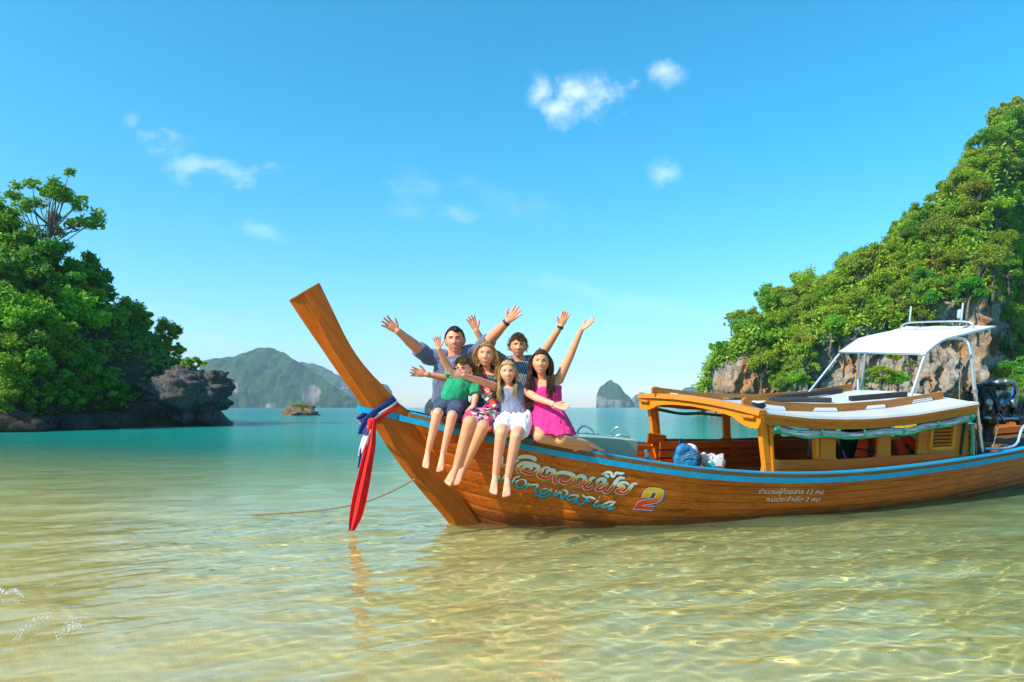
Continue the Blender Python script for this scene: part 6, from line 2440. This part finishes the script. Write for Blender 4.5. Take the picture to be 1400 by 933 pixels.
# ---- girl in pink dress, legs folded to the side
def pink_girl():
    p = new_person('dark-haired girl in bright pink dress with one arm raised, legs folded', SK_TAN)
    Y = 6.08
    P, S = at(752, 581, Y), at(744, 520.5, Y + .06)
    hc = at(739.5, 496, Y - .01)
    sL, sR = at(724, 527, Y + .06), at(764, 519, Y + .06)
    eL, wL, tL = at(720, 556, Y + .10), at(722, 583, Y + .04), at(722, 596, Y + .0)
    eR, wR, tR = at(779, 488, Y + .0), at(795, 451, Y - .06), at(812, 437, Y - .08)
    hL, hR = P + np.array([-.085, 0, -.01]), P + np.array([.085, 0, -.01])
    kL, kR = at(738, 597, Y - .30), at(768, 601, Y - .28)
    aL, aR = at(790, 611, Y - .12), at(802, 607, Y - .10)
    oL, oR = at(811, 616, Y - .06), at(824, 614, Y - .04)
    torso(p, FEM, P, S, RT, norm(sR - sL), .93, np.linspace(-.05, 1.08, 14))
    neck_to(p, S, hc, UP, .22, .041)
    p.limb([S * .55 + sL * .45, sL, eL, wL], [.048, .045, .034, .023])
    p.limb([S * .55 + sR * .45, sR, eR, wR], [.050, .046, .036, .023])
    p.hand(wL, tL, FW, 1, .9)
    p.hand(wR, tR, FW * .5 + UP * .9, -1, .92, spread=.08)
    for h, k_, a, o in ((hL, kL, aL, oL), (hR, kR, aR, oR)):
        p.limb([h, k_, a], [.092, .056, .034])
        p.body.capsule(k_ * .8 + a * .2, k_ * .5 + a * .5, .050, .044)
        shape_leg(p, h, k_, a, .050)
        p.foot_side = 1 if h is hR else -1
        p.foot(a, o, UP + FW * .3, .9)
    PINK = cloth('bright_pink_dress', (.82, .028, .20), var=.12, sheen=.1)
    mb = MB()
    torso(p, FEM, P, S, RT, norm(sR - sL), .93, np.linspace(.1, .82, 12), .012, mb)
    for s in (-1, 1):
        mb.ellipsoid(P + (S - P) * .68 + RT * s * .058 + FW * .075, (.056, .055, .056))
        mb.tube(catmull([P + (S - P) * .78 + RT * s * .08 + FW * .085, P + (S - P) * .99 + RT * s * .090 + FW * .045, P + (S - P) * 1.04 + RT * s * .088, P + (S - P) * .9 + RT * s * .08 - FW * .06], 10), .016, 8)
    # skirt: rings widening from the waist over the folded thighs
    rings = []
    W0 = P + (S - P) * .42
    for q in np.linspace(0, 1, 12):
        c = W0 * (1 - q) + (at(754, 594, Y - .10)) * q
        ring = []
        for a in np.linspace(0, 2 * PI, 40, endpoint=False):
            rx = .125 + (.205 - .125) * q ** .8 + .012 * q * math.sin(a * 9 + 1)
            ry = .105 + (.27 - .105) * q ** .8 + .012 * q * math.sin(a * 9 + 1)
            ring.append(c + np.array([rx * math.cos(a), ry * math.sin(a), 0.010 * q * math.sin(a * 5)]))
        rings.append(ring)
    mb.loft(rings)
    garment(p, 'pink_dress', mb, PINK, amp=.020, scale=9, seed=14.)
    add_head(p, hc, (-.06, -1, -.02), (.03, 0, 1), .222, H_LONGDARK, fem=1, style='long', length=.36, seed=15, fringe=.072, part=.2, vol=1.)
    finish(p, P - np.array([0, 0, .10]))


father()
older_boy()
small_boy()
mother()
blond_girl()
pink_girl()
# ================================================================== THINGS ON AND ROUND THE BOAT
def boat_hit(px, py, t):
    d = _M @ np.array([(px - 700) / F_PX, 1, (HORIZON - py) / F_PX])
    k = (-t - _CL[1]) / d[1]
    q = _CL + k * d
    return np.array([q[0], t, q[2]])


def bt(px, py, t):
    """World point at photo pixel on the boat's fore-and-aft plane t."""
    return bw_(*boat_hit(px, py, t))


def rooted(name, base, label, cat, group=None):
    e = empty(name, tuple(base))
    tag(e, label, cat, group)
    return e


def child(mb, name, mat, root, **kw):
    off = np.array(root.location)
    mb.v = [tuple(np.array(v) - off) for v in mb.v]
    return mb.build(name, mat, root, **kw)


# ---- cloth sash tied round the prow
def sash():
    root = rooted('prow_sash', bt(505, 578, .1), 'blue, white and red cloth sash knotted round the prow, tails hanging to the water', 'sash')
    RED, WHT, BLU = cloth('red_sash', (.78, .014, .012), var=.15), cloth('white_sash', (.66, .62, .62), var=.12), cloth('blue_sash', (.018, .035, .16), var=.3)
    A, B = boat_hit(543, 550, .095), boat_hit(500, 583, .095)
    ax = norm(np.array([A[0] - B[0], A[2] - B[2]]))
    pr = np.array([-ax[1], ax[0]])
    if pr[1] < 0:
        pr = -pr
    for mat, off, nm, hw in ((BLU, .042, 'blue_wrap', .030), (WHT, .008, 'white_wrap', .014), (RED, -.020, 'red_wrap', .022)):
        loop = []
        m = 44
        for i in range(m + 1):
            q = i / m
            if q < .42:
                u = q / .42
                loop.append((A[0] + (B[0] - A[0]) * u, .092 + .012 * math.sin(u * 9), A[2] + (B[2] - A[2]) * u))
            elif q < .5:
                u = (q - .42) / .08
                loop.append((B[0] - .02 * math.sin(u * PI), .092 * math.cos(u * PI), B[2]))
            elif q < .92:
                u = (q - .5) / .42
                loop.append((B[0] + (A[0] - B[0]) * u, -.092, B[2] + (A[2] - B[2]) * u))
            else:
                u = (q - .92) / .08
                loop.append((A[0] + .02 * math.sin(u * PI), -.092 * math.cos(u * PI), A[2]))
        rings = []
        for i, (s, t, z) in enumerate(loop):
            sg = 1 if t >= 0 else -1
            r = []
            for k in range(12):
                a = 2 * PI * k / 12
                w = hw * math.cos(a)
                th = .009 * math.sin(a) + .003 * math.sin(a * 3 + i * .6)
                r.append(bw_(s + pr[0] * (off + w), t + sg * th, z + pr[1] * (off + w)))
            rings.append(r)
        child(MB().loft(rings, cap=False), nm, mat, root, smooth=True)
    Yk = bt(505, 578, .14)[1]
    kn = MB()
    kn.ellipsoid(at(508, 576, Yk - .01), (.035, .03, .028))
    kn.ellipsoid(at(506, 582, Yk - .02), (.022, .025, .035))
    child(kn, 'knot', RED, root, smooth=True)

    def tail(name, pts, mat, seed, folds=4):
        P = catmull([(x, y, w) for x, y, w in pts], 40)
        rings = []
        for i, (x, y, w) in enumerate(P):
            Y = Yk - .02 + .02 * math.sin(i * .12 + seed)
            c = at(x, y, Y)
            c[2] = max(c[2], .004)
            hw = w / F_PX * Y
            ring = []
            for k in range(25):
                u = k / 24 * 2 - 1
                ring.append(c + np.array([u * hw, .013 * (math.sin(u * folds * 1.3 + seed + i * .05) + .4 * math.sin(u * folds * 3.1 + i * .11)) * min(1, hw / .04), 0]))
            for k in range(24, -1, -1):
                u = k / 24 * 2 - 1
                ring.append(c + np.array([u * hw, .013 * (math.sin(u * folds * 1.3 + seed + i * .05) + .4 * math.sin(u * folds * 3.1 + i * .11)) * min(1, hw / .04) + .006, 0]))
            rings.append(ring)
        child(MB().loft(rings), name, mat, root, smooth=True)
    tail('blue_tail', [(502, 575, 3), (498, 600, 3), (494, 625, 3), (491, 640, 2)], BLU, 1.2, 2)
    tail('blue_end', [(503, 572, 6), (498, 585, 7), (496, 594, 6)], BLU, .3, 2)
    tail('white_tail', [(507, 578, 4), (501, 595, 5), (496, 612, 5), (493, 624, 4)], WHT, 2.2, 2)
    tail('red_tail', [(510, 572, 5), (508, 590, 5.5), (506, 610, 7), (500, 640, 8.5), (493, 675, 10), (487, 705, 9), (481, 726, 4)], RED, 3.1, 4)


sash()

# ---- mooring line from the bow to the beach
pts = [bt(568, 655, .08), at(545, 667, 6.25), at(515, 681, 6.36), at(480, 691, 6.5), at(440, 697.5, 6.62), at(400, 701, 6.72), at(340, 705, 6.80), at(280, 712, 6.85)]
pts[-1][2] = -.06
o = MB().tube(catmull(pts, 60), .0085, 7).build('mooring_rope', MAT['rope'], None, smooth=True)
tag(o, 'thin brown mooring rope running from the bow into the water', 'rope')

# ---- things in the bow of the cabin
MB().box(lp(2.25, .55, .40), (.95, .42, .03)).build('bow_seat', MAT['inner'], boat)


def lumpy(mb, voxel, amp, scale, seed, smooth=3):
    V, Fq = remeshed(mb, voxel, smooth)
    V = wrinkle(V, Fq, amp, scale, seed)
    m2 = MB()
    m2.v = [tuple(v) for v in V]
    m2.f = [tuple(int(i) for i in f) for f in Fq]
    return m2


def backpack():
    c = bt(936, 622, .50)
    base = c - np.array([0, 0, .16])
    root = rooted('backpack', base, 'blue backpack slumped beside the white cap in the open bow of the cabin', 'backpack')
    BLUE = cloth('blue_nylon', (.012, .17, .34), var=.25, rough=.6)
    mb = MB().ellipsoid(c + np.array([0, 0, -.03]), (.115, .085, .14)).ellipsoid(c + np.array([-.03, -.03, .05]), (.07, .06, .07)).ellipsoid(c + np.array([.03, -.05, -.06]), (.09, .06, .08))
    child(lumpy(mb, .008, .016, 11, 3.), 'bag', BLUE, root, smooth=True)
    child(MB().tube(catmull([c + np.array(q) for q in ((-.07, -.10, -.03), (0, -.125, 0.0), (.07, -.115, .02), (.11, -.08, .04))], 14), .007, 7), 'strap', plain('grey_webbing', (.16, .15, .14), .8), root, smooth=True)
    child(lumpy(MB().ellipsoid(c + np.array([.12, .0, -.05]), (.05, .06, .09)).ellipsoid(c + np.array([-.02, .02, .125]), (.035, .035, .035)), .008, .01, 12, 5.), 'dark_pocket', cloth('dark_blue_nylon', (.008, .04, .08), rough=.6), root, smooth=True)


backpack()


def cap():
    c = bt(944, 615, .40)
    root = rooted('white_cap', c - np.array([0, 0, .05]), 'white peaked cap lying on the blue backpack', 'cap')
    W = cloth('white_cotton', (.74, .74, .76), var=.05)
    ax = np.stack([norm([1, 0, -.35]), norm([0, 1, 0]), norm([.35, 0, 1])])
    V, Fq = remeshed(MB().ellipsoid(c, (.075, .075, .062), ax), .006, 2)
    V, Fq = keep_verts(V, Fq, ((V - c) @ ax[2]) > -.012)
    m2 = MB()
    m2.v, m2.f = [tuple(v) for v in V], [tuple(int(i) for i in f) for f in Fq]
    child(m2, 'crown', W, root, smooth=True)
    rings = []
    for q in np.linspace(0, 1, 6):
        rings.append([c + ax[0] * ((.06 + .07 * q) * math.cos(a)) * 1.0 + ax[1] * (.07 * math.sin(a)) - ax[2] * (.012 + .018 * q * q) for a in np.linspace(-1.1, 1.1, 12)])
    child(MB().loft(rings, cap=False, closed=False), 'peak', W, root, smooth=True)


cap()


def bags():
    c = bt(972, 631, .48)
    root = rooted('shopping_bag', c - np.array([0, 0, .09]), 'crumpled clear plastic bag with white and turquoise packets beside the blue backpack', 'bag')
    t = NT('crumpled_plastic')
    n = t.noise(t.coords(), 16, 5, .7, 1.)
    t.set(color=t.ramp(n, [(.35, (.20, .19, .18)), (.5, (.50, .50, .48)), (.6, (.62, .60, .56)), (.7, (.70, .70, .68))]), rough=.25, spec=.6)
    mb = MB().ellipsoid(c, (.11, .08, .075)).ellipsoid(c + np.array([-.07, 0, .03]), (.06, .06, .06)).ellipsoid(c + np.array([.08, -.02, .0]), (.06, .06, .07))
    child(lumpy(mb, .007, .028, 16, 7., 1), 'bag', t.m, root, smooth=True)
    child(MB().box(c + np.array([-.03, -.085, -.03]), (.10, .03, .05)), 'turquoise_packet', plain('turquoise_packet', (.02, .36, .36), .4), root, bevel=.008)
    child(MB().box(c + np.array([.05, -.085, -.01]), (.08, .03, .07)), 'white_packet', MAT['white_roof'], root, bevel=.008)
    child(MB().ellipsoid(c + np.array([-.09, -.05, .05]), (.03, .03, .03)), 'pale_pink_packet', plain('pale_pink', (.62, .48, .52), .5), root, smooth=True)


bags()


def bottle():
    c = bt(886, 627, .35)
    root = rooted('water_bottle', c - np.array([0, 0, .10]), 'clear plastic water bottle with blue cap leaning in the bow', 'bottle')
    d = norm([-.28, 0, 1])
    t = NT('bottle_plastic')
    t.set(color=(.35, .62, .75), rough=.1, trans=.85, ior=1.3)
    prof = [(-.10, .028), (-.095, .032), (-.05, .032), (-.045, .029), (-.03, .032), (.02, .032), (.06, .014), (.065, .013)]
    child(MB().tube([c + d * q for q, _ in prof], [r for _, r in prof], 14), 'bottle_body', t.m, root, smooth=True)
    child(MB().tube([c + d * .066, c + d * .088], .0155, 14), 'cap', MAT['blue'], root)
    child(MB().tube([c + d * -.03, c + d * .015], .033, 14, cap=False), 'label_band', plain('blue_label', (.05, .30, .55), .4), root, smooth=True)


bottle()


def life_jacket(px, py, t, label, sc=1.0, rot=0.):
    c = bt(px, py, t)
    root = rooted('life_jacket', c - np.array([0, 0, .16 * sc]), label, 'life jacket', None)
    OR = cloth('orange_nylon', (.70, .060, .012), var=.18, rough=.7)
    R = Matrix.Rotation(rot, 3, 'Y')
    W = lambda p: c + np.array(R @ Vector(p)) * sc
    mb = MB()
    for s in (-1, 1):
        mb.capsule(W((s * .075, -.03, -.13)), W((s * .075, -.03, .05)), .062 * sc, .058 * sc)
        mb.capsule(W((s * .075, -.03, .05)), W((s * .05, .0, .15)), .055 * sc, .05 * sc)
    mb.capsule(W((-.05, .03, .15)), W((.05, .03, .15)), .05 * sc, .05 * sc)
    child(lumpy(mb, .008, .012, 10, 4.), 'vest', OR, root, smooth=True)
    for z in (-.09, .0):
        child(MB().tube(catmull([W(q) for q in ((-.145, -.04, z), (-.07, -.100, z), (0, -.095, z), (.07, -.100, z), (.145, -.04, z))], 16), .011 * sc, 6), 'strap', MAT['black'], root, smooth=True)
    child(MB().box(W((0, -.104, .0)), (.045 * sc, .014, .035 * sc)), 'buckle', MAT['black'], root)
    child(MB().box(W((.085, -.096, .06)), (.05 * sc, .006, .018 * sc)), 'reflective_patch', MAT['white_roof'], root)
    child(MB().tube(catmull([W(q) for q in ((-.04, -.07, .12), (-.015, -.09, .0), (-.01, -.09, -.12))], 10), .012 * sc, 6), 'zip_opening', MAT['black'], root, smooth=True)


life_jacket(1187, 616, .62, 'orange life jacket with black straps before the dark green curtain', 1.05, .15)
life_jacket(1243, 618, .66, 'orange life jacket lying by the louvred panel', .95, -.45)


def roof_cord():
    c = bw_(2.86, .66, roof_top(2.86, .66) + .03)
    root = rooted('roof_cord', c, 'knotted white cord over a black bundle on the cabin roof edge', 'cord')
    child(lumpy(MB().ellipsoid(c, (.075, .04, .03)).ellipsoid(c + np.array([.06, .02, 0]), (.05, .04, .028)), .006, .012, 14, 2.), 'black_bundle', MAT['black'], root, smooth=True)
    rng = np.random.default_rng(5)
    W = plain('white_cord', (.68, .66, .62), .7)
    for k in range(5):
        a = rng.uniform(0, 6.28)
        pts = [c + np.array([.05 * math.cos(a + q) * rng.uniform(.7, 1.5), -.045 + .05 * math.sin(q), .030 + .018 * abs(math.sin(q * 1.1 + k))]) for q in np.linspace(0, 5, 6)]
        child(MB().tube(catmull(pts, 26), .0048, 6), 'cord_loop', W, root, smooth=True)


roof_cord()


# ---- foam and splash where the little wave breaks on the beach
def foam():
    rng = np.random.default_rng(77)
    mb = MB()
    W = lambda px, py: at(px, py, CAM_H * F_PX / (py - HORIZON))

    def blob(px, py, r, dz=0.05, flat=.35):
        c = W(px, py)
        c[2] = dz
        mb.ellipsoid(c, (r * rng.uniform(.7, 1.3), r * rng.uniform(.7, 1.3), r * flat), None, 7, 5)
    def streak(pts, n, w, r0, r1, dz0, dz1):
        P = catmull([(x, y, 0) for x, y in pts], 60)
        for k in range(n):
            x, y, _ = P[rng.integers(0, 60)]
            blob(x + rng.normal(0, w), y + rng.normal(0, w * .45), r0 + (r1 - r0) * rng.random() ** 3, rng.uniform(dz0, dz1), .8)
    streak([(20, 888), (34, 870), (52, 858), (70, 852)], 300, 4.0, .0006, .0028, .025, .055)
    streak([(78, 886), (90, 876), (100, 868), (112, 872)], 300, 3.0, .0006, .0030, .03, .07)
    streak([(88, 860), (95, 868), (100, 876)], 90, 4.0, .0008, .0022, .04, .11)
    streak([(0, 812), (10, 818), (22, 814), (30, 822)], 300, 2.6, .0008, .0034, .022, .035)
    streak([(60, 806), (78, 803)], 60, 2.0, .0008, .0026, .016, .022)
    streak([(25, 791), (50, 788), (95, 792)], 70, 3.0, .0006, .0018, .014, .020)
    o = mb.build('foam', plain('sea_foam', (.80, .84, .88), .35, var=.06), None, smooth=True)
    tag(o, 'white foam and drops where the little wave breaks on the sand', 'foam', kind='stuff')


foam()
